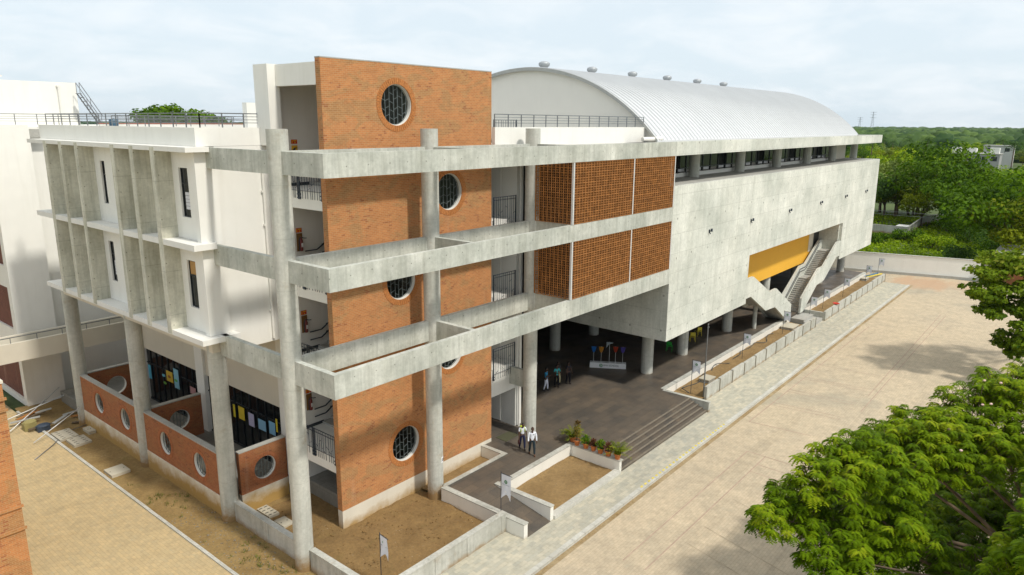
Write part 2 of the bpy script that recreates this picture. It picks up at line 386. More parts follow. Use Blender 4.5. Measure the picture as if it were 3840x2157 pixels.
M['signyellow'] = plain('sign_yellow', (0.72, 0.42, 0.03), 0.5, 0, 0.05)
M['banner'] = plain('banner_cloth', (0.72, 0.745, 0.80), 0.8, 0, 0.05, 0.2, 3)
M['paper'] = plain('white_paper', (0.78, 0.78, 0.77), 0.8, 0, 0.03)
M['green'] = plain('logo_green', (0.03, 0.20, 0.05), 0.6, 0, 0.05)
M['ink'] = plain('dark_ink', (0.03, 0.04, 0.05), 0.7, 0, 0.05)
M['greyink'] = plain('grey_ink', (0.30, 0.33, 0.36), 0.7, 0, 0.05)
M['mat'] = plain('door_mat', (0.085, 0.085, 0.050), 0.95, 0, 0.15, 0.2, 30)
M['linered'] = plain('faded_red_line', (0.40, 0.290, 0.220), 0.9, 0, 0.2, 0.2, 2.0)
M['linedark'] = plain('dark_joint_line', (0.38, 0.31, 0.215), 0.9, 0, 0.2, 0.2, 2.0)
M['lineyellow'] = plain('yellow_dashes', (0.62, 0.50, 0.10), 0.8, 0, 0.2)
def cloth(name, col): return plain(name, col, 0.85, 0, 0.12, 0.2, 9.0)

# ------------------------------------------------------------------ mesh builder and object helpers
class MB:
    def __init__(s): s.v = []; s.f = []; s.t = []
    def box(s, x0, x1, y0, y1, z0, z1):
        n = len(s.v)
        s.v += [(x0,y0,z0),(x1,y0,z0),(x1,y1,z0),(x0,y1,z0),(x0,y0,z1),(x1,y0,z1),(x1,y1,z1),(x0,y1,z1)]
        s.f += [(n,n+3,n+2,n+1),(n+4,n+5,n+6,n+7),(n,n+1,n+5,n+4),(n+1,n+2,n+6,n+5),(n+2,n+3,n+7,n+6),(n+3,n,n+4,n+7)]
        return s
    def bar(s, p, q, w, h=None):
        """square bar between two points"""
        p, q = Vector(p), Vector(q); h = h or w
        a = (q - p).normalized()
        u = a.cross(Vector((0,0,1)))
        if u.length < 1e-3: u = Vector((1,0,0))
        u.normalize(); v = u.cross(a).normalized()
        n = len(s.v)
        for c in (p, q):
            for su, sv in ((-1,-1),(1,-1),(1,1),(-1,1)):
                s.v.append(tuple(c + u*su*w/2 + v*sv*h/2))
        s.f += [(n,n+3,n+2,n+1),(n+4,n+5,n+6,n+7)] + [(n+i,n+(i+1)%4,n+4+(i+1)%4,n+4+i) for i in range(4)]
        return s
    def tube(s, pts, rad, seg=8, cap=True):
        pts = [Vector(p) for p in pts]
        if isinstance(rad, (int, float)): rad = [rad]*len(pts)
        n0 = len(s.v); pu = None
        for i, p in enumerate(pts):
            a = (pts[min(i+1, len(pts)-1)] - pts[max(i-1, 0)]).normalized()
            if pu is None:
                pu = a.cross(Vector((0.3,0.1,1)))
                if pu.length < 0.05: pu = a.cross(Vector((1,0,0)))
            u = (pu - a*pu.dot(a)).normalized(); pu = u; v = a.cross(u)
            for k in range(seg):
                th = 2*math.pi*k/seg
                s.v.append(tuple(p + (u*math.cos(th) + v*math.sin(th))*rad[i]))
        for i in range(len(pts)-1):
            for k in range(seg):
                a0 = n0+i*seg+k; a1 = n0+i*seg+(k+1)%seg
                s.f.append((a0, a1, a1+seg, a0+seg))
        if cap:
            s.f.append(tuple(n0+k for k in reversed(range(seg))))
            e = n0+(len(pts)-1)*seg
            s.f.append(tuple(e+k for k in range(seg)))
        return s
    def cyl(s, x, y, z0, z1, r, seg=28, r1=None):
        return s.tube([(x,y,z0),(x,y,z1)], [r, r if r1 is None else r1], seg)
    def lathe(s, x, y, prof, seg=16):
        n0 = len(s.v)
        for (rr, z) in prof:
            for k in range(seg):
                th = 2*math.pi*k/seg
                s.v.append((x+rr*math.cos(th), y+rr*math.sin(th), z))
        for i in range(len(prof)-1):
            for k in range(seg):
                a0 = n0+i*seg+k; a1 = n0+i*seg+(k+1)%seg
                s.f.append((a0, a1, a1+seg, a0+seg))
        s.f.append(tuple(n0+k for k in reversed(range(seg))))
        e = n0+(len(prof)-1)*seg
        s.f.append(tuple(e+k for k in range(seg)))
        return s
    def poly(s, pts):
        n = len(s.v); s.v += [tuple(p) for p in pts]; s.f.append(tuple(range(n, n+len(pts)))); return s
    def sheet(s, x0, x1, y0, y1, z): return s.poly([(x0,y0,z),(x1,y0,z),(x1,y1,z),(x0,y1,z)])
    def prism(s, pts, lo, hi, axis='y', holes=()):
        """outline (and round holes (u,v,r)) in the plane across the axis, given depth lo..hi"""
        bm = bmesh.new()
        loops = [list(pts)] + [[(u+rr*math.cos(2*math.pi*k/40), v+rr*math.sin(2*math.pi*k/40)) for k in range(40)] for (u, v, rr) in holes]
        ed = []
        for lp in loops:
            vs = [bm.verts.new((p[0], p[1], 0)) for p in lp]
            ed += [bm.edges.new((vs[i], vs[(i+1) % len(vs)])) for i in range(len(vs))]
        bmesh.ops.triangle_fill(bm, use_beauty=True, use_dissolve=False, edges=ed)
        bmesh.ops.dissolve_limit(bm, angle_limit=0.01, verts=bm.verts[:], edges=bm.edges[:]) if not holes else None
        faces = bm.faces[:]
        ex = bmesh.ops.extrude_face_region(bm, geom=faces)
        for v in ex['geom']:
            if isinstance(v, bmesh.types.BMVert): v.co.z = 1.0
        bmesh.ops.recalc_face_normals(bm, faces=bm.faces[:])
        n = len(s.v); bm.verts.index_update()
        for v in bm.verts:
            w = lo + (hi-lo)*v.co.z
            if axis == 'y': s.v.append((v.co.x, w, v.co.y))
            elif axis == 'x': s.v.append((w, v.co.x, v.co.y))
            else: s.v.append((v.co.x, v.co.y, w))
        for fc in bm.faces:
            s.f.append(tuple(n+v.index for v in fc.verts))
        bm.free()
        return s
    def ball(s, c, rx, ry, rz, seg=10, ring=7):
        n0 = len(s.v); cx, cy, cz = c
        for i in range(1, ring):
            ph = math.pi*i/ring
            for k in range(seg):
                th = 2*math.pi*k/seg
                s.v.append((cx+rx*math.sin(ph)*math.cos(th), cy+ry*math.sin(ph)*math.sin(th), cz+rz*math.cos(ph)))
        top = len(s.v); s.v.append((cx,cy,cz+rz)); bot = len(s.v); s.v.append((cx,cy,cz-rz))
        for i in range(ring-2):
            for k in range(seg):
                a = n0+i*seg+k; b_ = n0+i*seg+(k+1)%seg
                s.f.append((a, a+seg, b_+seg, b_))
        for k in range(seg):
            s.f.append((top, n0+k, n0+(k+1)%seg)); e = n0+(ring-2)*seg
            s.f.append((bot, e+(k+1)%seg, e+k))
        return s
    def build(s, name, mat, parent=None, smooth=False, label=None):
        me = bpy.data.meshes.new(name)
        off = parent_loc(parent)
        if off is not None:
            vv = [(x-off[0], y-off[1], z-off[2]) for x, y, z in s.v]
        else: vv = s.v
        me.from_pydata(vv, [], s.f)
        if s.t:
            at = me.attributes.new('tint', 'FLOAT', 'FACE'); at.data.foreach_set('value', s.t)
        bm = bmesh.new(); bm.from_mesh(me)
        if not s.t: bmesh.ops.recalc_face_normals(bm, faces=bm.faces[:])
        bm.to_mesh(me); bm.free()
        if smooth:
            me.polygons.foreach_set('use_smooth', [True]*len(me.polygons))
            if smooth == 'auto':
                me.set_sharp_from_angle(angle=R(35))
        me.materials.append(mat)
        o = bpy.data.objects.new(name, me); COL.objects.link(o)
        if parent is not None: o.parent = parent
        if label: o['label'] = label
        return o

WLOC = {}
def parent_loc(p):
    if p is None: return None
    x, y, z = p.location
    q = p.parent
    while q is not None:
        x += q.location[0]; y += q.location[1]; z += q.location[2]; q = q.parent
    return (x, y, z)

def tag(o, label, cat, group=None, kind=None):
    if label: o['label'] = label
    if cat: o['category'] = cat
    if group: o['group'] = group
    if kind: o['kind'] = kind
    return o

def thing(name, label, cat, loc=(0,0,0), group=None):
    o = bpy.data.objects.new(name, None); COL.objects.link(o)
    o.location = loc; o.empty_display_size = 0.3
    return tag(o, label, cat, group)

def struct(name, mb, mat, smooth=False, label=None):
    o = mb.build(name, mat, None, smooth); o['kind'] = 'structure'
    if label: o['label'] = label
    return o

def copy_tree(o, parent=None):
    c = o.copy(); COL.objects.link(c)
    if parent is not None: c.parent = parent
    for ch in list(o.children): copy_tree(ch, c)
    return c

def text_mesh(txt, size, extrude=0.002):
    cu = bpy.data.curves.new('writing', 'FONT'); cu.body = txt; cu.size = size; cu.extrude = extrude
    cu.align_x = 'CENTER'; cu.align_y = 'CENTER'
    o = bpy.data.objects.new('writing', cu); COL.objects.link(o)
    dg = bpy.context.evaluated_depsgraph_get()
    me = bpy.data.meshes.new_from_object(o.evaluated_get(dg))
    v = [tuple(x.co) for x in me.vertices]; fc = [tuple(p.vertices) for p in me.polygons]
    bpy.data.objects.remove(o); bpy.data.meshes.remove(me); bpy.data.curves.remove(cu)
    return v, fc

def add_text(mb, txt, size, origin, ux, uy):
    """flat lettering: origin at its centre, ux to the right, uy up"""
    v, fc = text_mesh(txt, size)
    ux, uy = Vector(ux), Vector(uy); uz = ux.cross(uy); o = Vector(origin); n = len(mb.v)
    mb.v += [tuple(o + ux*p[0] + uy*p[1] + uz*p[2]) for p in v]
    mb.f += [tuple(n+i for i in q) for q in fc]

def ring_disc(mb, c, ux, uy, r0, r1, seg=20, d=0.002):
    ux, uy, c = Vector(ux), Vector(uy), Vector(c); uz = ux.cross(uy)*d; n = len(mb.v)
    for k in range(seg):
        th = 2*math.pi*k/seg; q = ux*math.cos(th)+uy*math.sin(th)
        mb.v.append(tuple(c+q*r0+uz)); mb.v.append(tuple(c+q*r1+uz))
    for k in range(seg):
        a = n+2*k; b_ = n+2*((k+1) % seg)
        mb.f.append((a, a+1, b_+1, b_))

# round opening in a wall that faces -Y (axis 'y') or -X (axis 'x'): brick ring, white lining, welded grille
def round_window(parent, u, v, face, depth, r, axis, ringmat, rnd, nb=7, gr=True):
    def P(a, b_, w): return (a, w, b_) if axis == 'y' else (w, a, b_)
    lin = MB(); seg = 40
    n = 0
    for k in range(seg):
        th = 2*math.pi*k/seg; c_, s_ = math.cos(th), math.sin(th)
        for (rr, w) in ((r-0.026, face+0.045), (r-0.002, face+0.045), (r-0.002, face+depth), (r-0.026, face+depth)):
            lin.v.append(P(u+rr*c_, v+rr*s_, w))
    for k in range(seg):
        for j in range(4):
            a = 4*k+j; b_ = 4*k+(j+1) % 4; c_ = 4*((k+1) % seg)+(j+1) % 4; d_ = 4*((k+1) % seg)+j
            lin.f.append((a, b_, c_, d_))
    w_ = lin.build('round_window', M['white'], parent, 'auto')
    ring = MB(); nbk = int(2*math.pi*(r+0.12)/0.12)
    rw = min(0.28, 0.3*r+0.02)
    for k in range(nbk):
        t0 = 2*math.pi*(k+0.10)/nbk; t1 = 2*math.pi*(k+0.90)/nbk; pr = 0.018+rnd.uniform(-.004,.004)
        r1_ = r+rw+rnd.uniform(-.01,.01); n = len(ring.v)
        for w in (face-pr, face+0.02):
            for (rr, th) in ((r+0.004,t0),(r1_,t0),(r1_,t1),(r+0.004,t1)):
                ring.v.append(P(u+rr*math.cos(th), v+rr*math.sin(th), w))
        ring.f += [(n,n+1,n+2,n+3),(n+4,n+7,n+6,n+5)]+[(n+i,n+4+i,n+4+(i+1)%4,n+(i+1)%4) for i in range(4)]
    ring.build('brick_ring', ringmat, w_)
    if gr:
        gp_ = MB(); w = face+depth*0.80; n = 0
        gp_.v = [P(u+(r-.04)*math.cos(2*math.pi*k/32), v+(r-.04)*math.sin(2*math.pi*k/32), w) for k in range(32)]; gp_.f = [tuple(range(32))]
        if nb > 6: gp_.build('dimming_pane', M['tint'], w_)  # added dark pane dims the stairwell behind the tower windows
        g_ = MB(); w = face+depth*0.62; rr = r-0.05
        us = [rr*(-1+2*(i+0.5)/nb)+rnd.uniform(-.02,.02) for i in range(nb)]
        tilt = [rnd.uniform(-.05,.05) for _ in us]
        for i, a in enumerate(us):
            hh = math.sqrt(max(0.01, rr*rr-a*a))
            g_.bar(P(u+a-tilt[i]*0.5, v-hh, w), P(u+a+tilt[i]*0.5, v+hh, w), 0.022)
            if i < len(us)-1:
                b2 = us[i+1]; h2 = math.sqrt(max(0.01, rr*rr-b2*b2)); hm = min(hh, h2)*0.92
                k = rnd.uniform(-hm, -hm+0.3)
                while k < hm-0.1:
                    sg = 1 if i % 2 else -1
                    g_.bar(P(u+a, v+k, w), P(u+b2, v+k+sg*0.1, w), 0.018); k += rnd.uniform(.34,.5)
        ring_t = [P(u+rr*math.cos(2*math.pi*k/30), v+rr*math.sin(2*math.pi*k/30), w) for k in range(31)]
        g_.tube(ring_t, 0.014, 5, False)
        g_.build('grille', M['grille'], w_)
    return w_

# steel railing with upright rods and slanting ties between two ground points
def railing(parent, p, q, z0, z1, rnd, gap=0.17, double=None, name='railing'):
    p, q = Vector((p[0],p[1],0)), Vector((q[0],q[1],0)); L = (q-p).length; a = (q-p)/L
    g_ = MB(); at = lambda s, z: tuple(p+a*s+Vector((0,0,z)))
    g_.bar(at(0,z1), at(L,z1), 0.03); g_.bar(at(0,z1-0.16), at(L,z1-0.16), 0.028); g_.bar(at(0,z0+0.06), at(L,z0+0.06), 0.02)
    s = 0.0; xs = []
    while s <= L+.01:
        xs.append(s); s += gap*rnd.uniform(.75, 1.25)
    for i, x in enumerate(xs):
        g_.bar(at(x+rnd.uniform(-.03,.03), z0-0.3), at(x, z1), 0.017)
        if i < len(xs)-1 and rnd.random() < 0.75:
            zz = rnd.uniform(z0-0.1, z1-0.4); g_.bar(at(x, zz), at(xs[i+1], zz+rnd.choice((-.12,.12))), 0.015)
    for x in ([0.04, L-0.04] + ([double-.06, double+.06] if double else [])):
        g_.bar(at(x, z0-0.34), at(x, z1+0.03), 0.045)
        for zz in (z0-0.1, z0-0.27):
            n_ = a.cross(Vector((0,0,1)))
            g_.box(*[c for i in (0,1) for c in (at(x,zz)[i]-0.05, at(x,zz)[i]+0.05)], zz-0.03, zz+0.03)
    return g_.build(name, M['navy'], parent)

def pipe_rail(parent, pts, zb, zt, gap=1.25, nrail=4, r=0.022, name='roof_railing'):
    g_ = MB()
    for i in range(len(pts)-1):
        p, q = Vector((*pts[i],0)), Vector((*pts[i+1],0)); L = (q-p).length; n = max(1, round(L/gap))
        for k in range(nrail):
            z = zt-(zt-zb-0.08)*k/(nrail-0.0)
            g_.bar((p.x,p.y,z), (q.x,q.y,z), r*2 if k == 0 else r*1.2)
        for k in range(n+1):
            c = p.lerp(q, k/n); g_.bar((c.x,c.y,zb), (c.x,c.y,zt), r*1.9)
    return g_.build(name, M['steel'], parent)

rnd = random.Random(11)
# ------------------------------------------------------------------ the setting
struct('ground', MB().sheet(-6000, 9000, -6000, 9000, -0.40), M['ground'])
rd = MB(); rd.poly([(-60,-60,-.12),(92.6,-60,-.12),(91.9,-9,-.12),(88.8,2.5,-.12),(88.0,6,-.12),(83.4,6,-.12),(83.4,-7.75,-.12),(-60,-7.75,-.12)])
struct('road', rd, M['road'])
struct('path', MB().sheet(-60, -2.2, -7.75, 70, -0.03), M['path'])
struct('pavement', MB().box(-2.05, 83.3, -7.6, -4.62, -0.3, 0.0), M['pavement'])
k = MB()
x = -2.05
while x < 83.2:
    L = min(0.9, 83.3-x); k.box(x+.008, x+L-.008, -7.85, -7.6, -.3, 0.05+rnd.uniform(-.005,.005)); x += 0.9
y = -7.6
while y < 30:
    k.box(-2.2, -2.05, y+.006, y+.894, -.3, 0.05+rnd.uniform(-.006,.006)); y += 0.9
struct('kerb', k, M['kerb'])
struct('gutter', MB().sheet(-2.2, 84.0, -8.12, -7.85, -0.114), M['gutter'])
# lumpy soil along the building and in the beds
def lumpy(x0, x1, y0, y1, z, nx, ny, amp):
    mb = MB()
    for j in range(ny+1):
        for i in range(nx+1):
            xx = x0+(x1-x0)*i/nx; yy = y0+(y1-y0)*j/ny
            h = amp*noise.fractal(Vector((xx*.8, yy*.8, 3.1)), 1.0, 2.0, 4)
            mb.v.append((xx, yy, z+h))
    for j in range(ny):
        for i in range(nx):
            a = j*(nx+1)+i; mb.f.append((a, a+1, a+nx+2, a+nx+1))
    return mb
struct('soil', lumpy(-2.05, .35, -4.62, 31, -0.02, 14, 120, 0.05), M['soil'], True)
struct('soil', lumpy(.35, 8.4, 6.0, 31, -0.02, 20, 40, 0.04), M['soil'], True)
struct('soil_bed', lumpy(.35, 8.4, -4.62, 6.0, -0.01, 60, 80, 0.09), M['soil_front'], True)
struct('soil_bed', lumpy(10.55, 17.0, -5.72, -2.5, 0.06, 26, 14, 0.06), M['soil_bed'], True)
struct('soil_bed', lumpy(8.4, 13.45, -0.4, 1.5, 0.10, 20, 8, 0.06), M['soil_bed'], True)
struct('soil_bed', lumpy(28.9, 55.4, -4.7, -2.35, 0.16, 90, 9, 0.08), M['soil_bed'], True)
struct('soil_bed', lumpy(59.3, 84.2, -4.7, -2.35, 0.16, 80, 9, 0.08), M['soil_bed'], True)
def scatter(n, region, kind, seed):
    q = random.Random(seed); mb = MB()
    for _ in range(n):
        x = q.uniform(region[0], region[1]); y = q.uniform(region[2], region[3]); z = region[4]
        if kind == 'stone':
            s_ = q.uniform(.015,.045)
            if q.random() < .05: s_ *= 1.7
            mb.ball((x,y,z+s_*.3), s_, s_*q.uniform(.6,1.2), s_*q.uniform(.4,.8), 5, 4)
        else:
            if noise.noise(Vector((x*.45,y*.45,9))) < .12: continue
            for _k in range(9):
                th = q.uniform(0,6.283); h = q.uniform(.06,.2); n_ = len(mb.v); c_, s_ = math.cos(th), math.sin(th); a = q.uniform(.03,.16); ox, oy = q.uniform(-.1,.1), q.uniform(-.1,.1)
                mb.v += [(x+ox-s_*.012,y+oy+c_*.012,z),(x+ox+s_*.012,y+oy-c_*.012,z),(x+ox+c_*a,y+oy+s_*a,z+h)]; mb.f.append((n_,n_+1,n_+2)); mb.t.append(q.random())
    return mb
tag(scatter(520, (-1.95,.0,-3,9,-.02), 'stone', 1).build('pebbles', plain('pebble_grey',(0.25,0.205,0.14),.9,0,.3,.2,6)), 'loose pebbles and rubble on the soil strip along the left kerb', 'pebbles', None, 'stuff')
tag(scatter(700, (.6,8.1,-4.4,5.5,.0), 'stone', 2).build('clods', plain('soil_clod',(0.20,0.12,0.045),.95,0,.3,.2,6)), 'crumbly earth clods over the bare front corner bed', 'clods', None, 'stuff')
tag(scatter(190, (-1.95,.0,-4.2,14,-.01), 'tuft', 3).build('grass_tufts', foliage('tuft_grass',(0.05,0.08,0.015),(0.20,0.21,0.04),.2)), 'sparse weeds and grass tufts along the soil strip', 'grass', None, 'stuff')
PZ = 0.72
pl = MB().prism([(8.55,-2.2),(10.32,-2.2),(17.2,-2.2),(17.2,-4.6),(28.73,-4.6),(28.73,-2.4),(55.6,-2.4),(84.3,-2.4),(84.3,24),(14.2,24),(14.2,1.47),(13.5,1.47),(13.5,-.3),(8.55,-.3)], -0.25, PZ, 'z')
struct('plaza', pl, M['granite'])
st = MB()
for i in range(4):
    st.box(17.2, 28.6, -4.6-0.315*(i+1), -4.6-0.315*i, -0.2, PZ-0.144*(i+1))
struct('steps', st, M['granite'])
ns = MB()
for i in range(5):
    yy = -4.6-0.315*i
    ns.box(17.2, 28.6, yy-0.012, yy+0.10, PZ-0.144*i-0.03, PZ-0.144*i+0.004)
struct('step_edges', ns, M['nosing'])
rp = MB(); rp.v = [(8.5,-5.9,.006),(10.35,-5.9,.006),(10.35,-2.2,PZ),(8.5,-2.2,PZ),(8.5,-5.9,-.3),(10.35,-5.9,-.3),(10.35,-2.2,-.3),(8.5,-2.2,-.3)]
rp.f = [(0,1,2,3),(4,7,6,5),(0,4,5,1),(1,5,6,2),(2,6,7,3),(3,7,4,0)]
struct('ramp', rp, M['granite'])
fl = MB().box(4.25, 14.2, 1.85, 30, -0.2, 0.78); fl.box(0.55, 4.25, 6.6, 30, -0.2, 0.78)
struct('floor', fl, M['floor'])
# painted and joint lines in the yard
ln = MB(); Z = -0.114
def line(x0, y0, x1, y1, w=0.07): 
    a = Vector((x1-x0, y1-y0, 0)).normalized(); n_ = Vector((-a.y, a.x, 0))*w/2; p, q = Vector((x0,y0,Z)), Vector((x1,y1,Z))
    ln.poly([p-n_, q-n_, q+n_, p+n_])
line(29.2,-8.65,60,-8.75); line(29.2,-8.65,29.6,-12.6)
for xx in (33.2,33.7,36.6,37.1,40.2,40.7,44.5): line(xx,-8.69,xx+.4,-13.3,.05)
line(36,-14.0,70,-13.9,.06); line(39.6,-13.6,70,-13.4,.06)
line(10,-10.3,24.75,-10.3,.06); line(10,-11.44,24.75,-11.44,.06); line(24.75,-10.3,24.6,-14.5,.06)
for xx in (22.3,23.4): line(xx,-11.46,xx-.1,-15,.05)
struct('court_lines', ln, M['linered'])
ln = MB(); Z = -0.113
for (a, b_) in ((18.6,15.2),(15.1,11.8),(13.2,10.0)):
    line(a,-11.9,b_+1.6,-18,.05)
struct('joint_lines', ln, M['linedark'])
yl = MB(); x = 16.2
while x < 27.4:
    yl.poly([(x,-7.74,.060),(x+.22,-7.74,.060),(x+.28,-7.62,.060),(x+.06,-7.62,.060)]); x += 0.42
struct('yellow_dashes', yl, M['lineyellow'])

# ------------------------------------------------------------------ classroom block with stair tower
CB = thing('classroom_block', 'cream white classroom block with concrete fins, orange brick stair tower and open beam grid', 'building', (7, 12, 0))
LV = [(8.78, 9.81), (13.13, 14.05), (17.45, 18.36)]
XA, XB, XC, YC = 0.2, 8.39, 16.45, 0.30
for (cx, cy, z0, z1) in ((XA,YC,-.3,19.2),(XB,YC,-.3,19.2),(XC,YC,.5,19.2),(.2,6.6,-.3,9.56),(.2,15.65,-.3,9.56),(.2,24.7,-.3,9.56)):
    MB().cyl(cx, cy, z0, z1, 0.42, 36).build('column', M['column'], CB, 'auto')
YF = -2.74
for i, (z0, z1) in enumerate(LV):
    MB().box(.075, .325, .55, 5.9, z0, z1).build('beam', M['concrete'], CB)
    MB().box(.075, .325, YF, .1, z0+.004, z1-.004).build('beam', M['concrete'], CB)
    MB().box(.327, 28.0, YF, YF+.25, z0, z1).build('beam', M['concrete'], CB)
    MB().box(.45, XB-.3, .175, .425, z0, z1).build('beam', M['concrete'], CB)
    MB().box(XB+.3, XC-.3, .175, .425, z0, z1).build('beam', M['concrete'], CB)
    for xx in (XB, XC):
        MB().box(xx-.125, xx+.125, YF+.25, .05, z0+.02, z1-.006).build('beam', M['concrete'], CB)
# upper storeys: west wall between fins, south wall, parapets
sw = MB().box(-.45, .57, 5.76, 6.1, 9.82, 18.15)
sw.build('pilaster', M['white'], CB)
MB().box(.57, 3.3, 5.9, 6.15, 8.85, 18.38).box(-.25, .57, 6.1, 6.3, 9.82, 18.15).build('south_wall', M['white'], CB)
wz = [(9.82, 13.88), (14.18, 18.15)]
wins = [(6.93,7.74,10.9,13.16,0),(15.8,16.45,10.9,13.12,1),(6.88,7.70,15.18,17.42,2),(15.75,16.3,15.15,17.40,3)]
ww = MB()
def wall_holes(u0, u1, z0, z1, holes, x0, x1):
    """wall across X with square openings, made of plain boxes"""
    hs = sorted(holes); cur = u0
    for (a, b_, c, d_) in hs:
        ww.box(x0, x1, cur, a, z0, z1); ww.box(x0, x1, a, b_, z0, c); ww.box(x0, x1, a, b_, d_, z1); cur = b_
    ww.box(x0, x1, cur, u1, z0, z1)
for (z0, z1) in wz:
    wall_holes(6.3, 24.2, z0, z1, [(a,b_,c,d_) for (a,b_,c,d_,i) in wins if z0 < c < z1], -.25, .0)
ww.build('west_wall', M['white'], CB)
MB().box(-.25, 3.3, 5.9, 6.1, 18.39, 19.2).box(-.25, -.05, 6.1, 24.6, 18.39, 19.2).build('parapet', M['white'], CB)
for (a, b_, c, d_, i) in wins:
    fr = MB(); x0, x1 = -.16, -.09; t_ = .055
    fr.box(x0,x1,a,a+t_,c,d_).box(x0,x1,b_-t_,b_,c,d_).box(x0,x1,a+t_,b_-t_,c,c+t_).box(x0,x1,a+t_,b_-t_,d_-t_,d_)
    zm = d_-.75; fr.box(x0,x1,a+t_,b_-t_,zm,zm+.06)
    w_ = fr.build('window', M['frame'], CB)
    MB().box(-.125,-.118,a+t_,b_-t_,c+t_,d_-t_).build('pane', M['glass'], w_)
    bl = MB()
    if i == 0: bl.box(-.131,-.126,a+t_+.01,b_-t_-.01,zm+.07,d_-t_-.01)
    else:
        nb = 5 if i != 3 else 8
        for q in range(nb):
            bl.box(-.131,-.126,a+t_+.04,b_-t_-.16,c+.35+q*.16,c+.35+q*.16+.145)
    bl.build('blind', M['curtain'] if i == 0 else M['blind'], w_)
for (z0, z1, xe) in ((9.56,9.81,.85),(13.90,14.17,.07),(18.17,18.385,.07)):
    MB().box(-1.0, xe, 5.38, 6.3, z0, z1).box(-1.0, -.0, 6.3, 24.45, z0, z1).build('ledge', M['ledge'], CB)
for (z0, z1) in ((9.60, 13.95), (13.955, 18.33)):
    for ys in (8.28, 10.41, 12.51, 17.0, 19.2, 21.45):
        fb = MB().prism([(ys,z0),(ys+.40,z0),(ys+.40,z1),(ys,z1)], -1.018, -.25, 'x')
        fb.build('fin', M['fin'], CB)
        # plaster reveal behind each fin
MB().box(-.05, 14.2, 6.15, 24.4, 18.15, 18.55).build('roof_slab', M['ledge'], CB)
MB().box(-.2, 14.2, 5.9+.25, 24.4, 8.88, 9.5).build('floor_slab', M['cream'], CB)
MB().box(14.0, 14.2, 6.2, 24.4, .78, 18.15).box(-.05, 14.2, 24.2, 24.4, 8.9, 18.15).build('rear_wall', M['white'], CB)
pipe_rail(CB, [(.1,24.3),(.1,6.05),(3.25,6.05)], 19.19, 19.82)
# recessed ground floor: beam over dark glazing, white posts
MB().box(4.0, 4.25, 7.5, 24.3, 4.45, 8.88).build('fascia', M['cream'], CB)
for yy in (6.6, 15.65, 23.9):
    MB().box(3.86, 4.3, yy-.1, yy+.85, .78, 8.88).build('post', M['white'], CB)
gl = MB().box(4.12, 4.14, 7.5, 24.3, .78, 4.45); gz = gl.build('glazing', M['glass'], CB)
mu = MB(); y = 7.6
while y < 24.2:
    mu.box(4.06, 4.12, y, y+.06, .78, 4.45); y += .82
mu.box(4.06,4.12,7.5,24.3,.78,.9).box(4.06,4.12,7.5,24.3,3.4,3.47); mu.build('mullion', M['frame'], gz)
# stair tower
MB().box(-.0+3.2, 14.22, 1.45, 1.80, -.3, .95).build('plinth', M['plinth_clean'], CB)
holes = [(7.42,20.28,.95),(10.9,15.97,.95),(7.42,11.78,.95),(10.85,7.2,.95),(7.43,3.03,.95)]
MB().prism([(3.2,.95),(14.22,.95),(14.22,22.14),(3.2,22.14)], 1.45, 1.80, 'y', holes).build('brick_wall', M['brick'], CB)
MB().box(3.19, 14.23, 1.44, 1.81, 22.14, 22.19).build('coping', M['slab'], CB)
for (u, v, rr) in holes:
    round_window(CB, u, v, 1.45, .35, rr, 'y', M['ring'], rnd)
MB().box(3.3, 14.2, 5.9, 6.12, .78, 22.0).build('back_wall', M['white'], CB)
MB().box(2.9, 3.5, 5.0, 6.12, 18.39, 22.02).build('pier', M['white'], CB)
MB().box(3.32, 3.6, 1.80, 5.0, 21.05, 22.0).build('lintel', M['white'], CB)
MB().box(13.9,14.2,1.8,5.0,21.05,22.0).build('lintel', M['white'], CB)
MB().box(3.6, 13.9, 1.80, 5.9, 21.7, 21.95).build('tower_roof', M['white'], CB)
MB().box(4.15, 6.5, 9.0, 9.4, 18.4, 20.4).build('roof_hut', M['white'], CB)
WL = [3.6, 7.87, 12.13, 16.4]; EL = [5.0, 9.5, 14.0, 18.3]
for z in WL:
    MB().box(3.42, 5.4, 1.80, 5.9, z-.22, z).box(3.30, 3.42, 1.80, 5.9, z-.82, z+.02).build('landing', M['white'], CB)
    railing(CB, (3.27, 1.86), (3.27, 5.8), z-.05, z+1.1, rnd, .19, 1.75)
    sk = MB().box(3.45, 5.5, 5.875, 5.9, z, z+.16)
    sk.build('skirting', M['black'], CB)
    hr = MB(); 
    for dz in (.0, -.42):
        hr.bar((4.9,5.78,z+.98+dz),(5.6,5.78,z+.98+dz),.05); hr.bar((5.6,5.78,z+.98+dz),(7.4,5.78,z+2.05+dz),.05)
        hr.bar((6.0,5.78,z+1.2+dz),(6.0,5.9,z+1.2+dz),.05)
    hr.build('handrail', M['navy'], CB)
for z in EL:
    MB().box(12.2, 16.9, 1.9, 5.9, z-.2, z).box(14.22, 16.9, 1.80, 1.9, z-.85, z+.02).build('landing', M['white'], CB)
    railing(CB, (14.7, 1.72), (16.75, 1.72), z-.3, z+1.35, rnd, .2)
    MB().box(14.3, 16.6, 5.87, 5.9, z, z+.16).build('skirting', M['black'], CB)
def flight(x0, z0, x1, z1, y0, y1, n=12):
    pts = [(x0, z0)]
    for i in range(n):
        xa = x0+(x1-x0)*i/n; xb = x0+(x1-x0)*(i+1)/n; zb = z0+(z1-z0)*(i+1)/n
        pts += [(xa, zb), (xb, zb)]
    pts += [(x1, z1-.3), (x0, z0-.3)]
    cl = [pts[0]]
    for p in pts[1:]:
        if (Vector(p)-Vector(cl[-1])).length > 1e-4: cl.append(p)
    return MB().prism(cl, y0, y1, 'y')
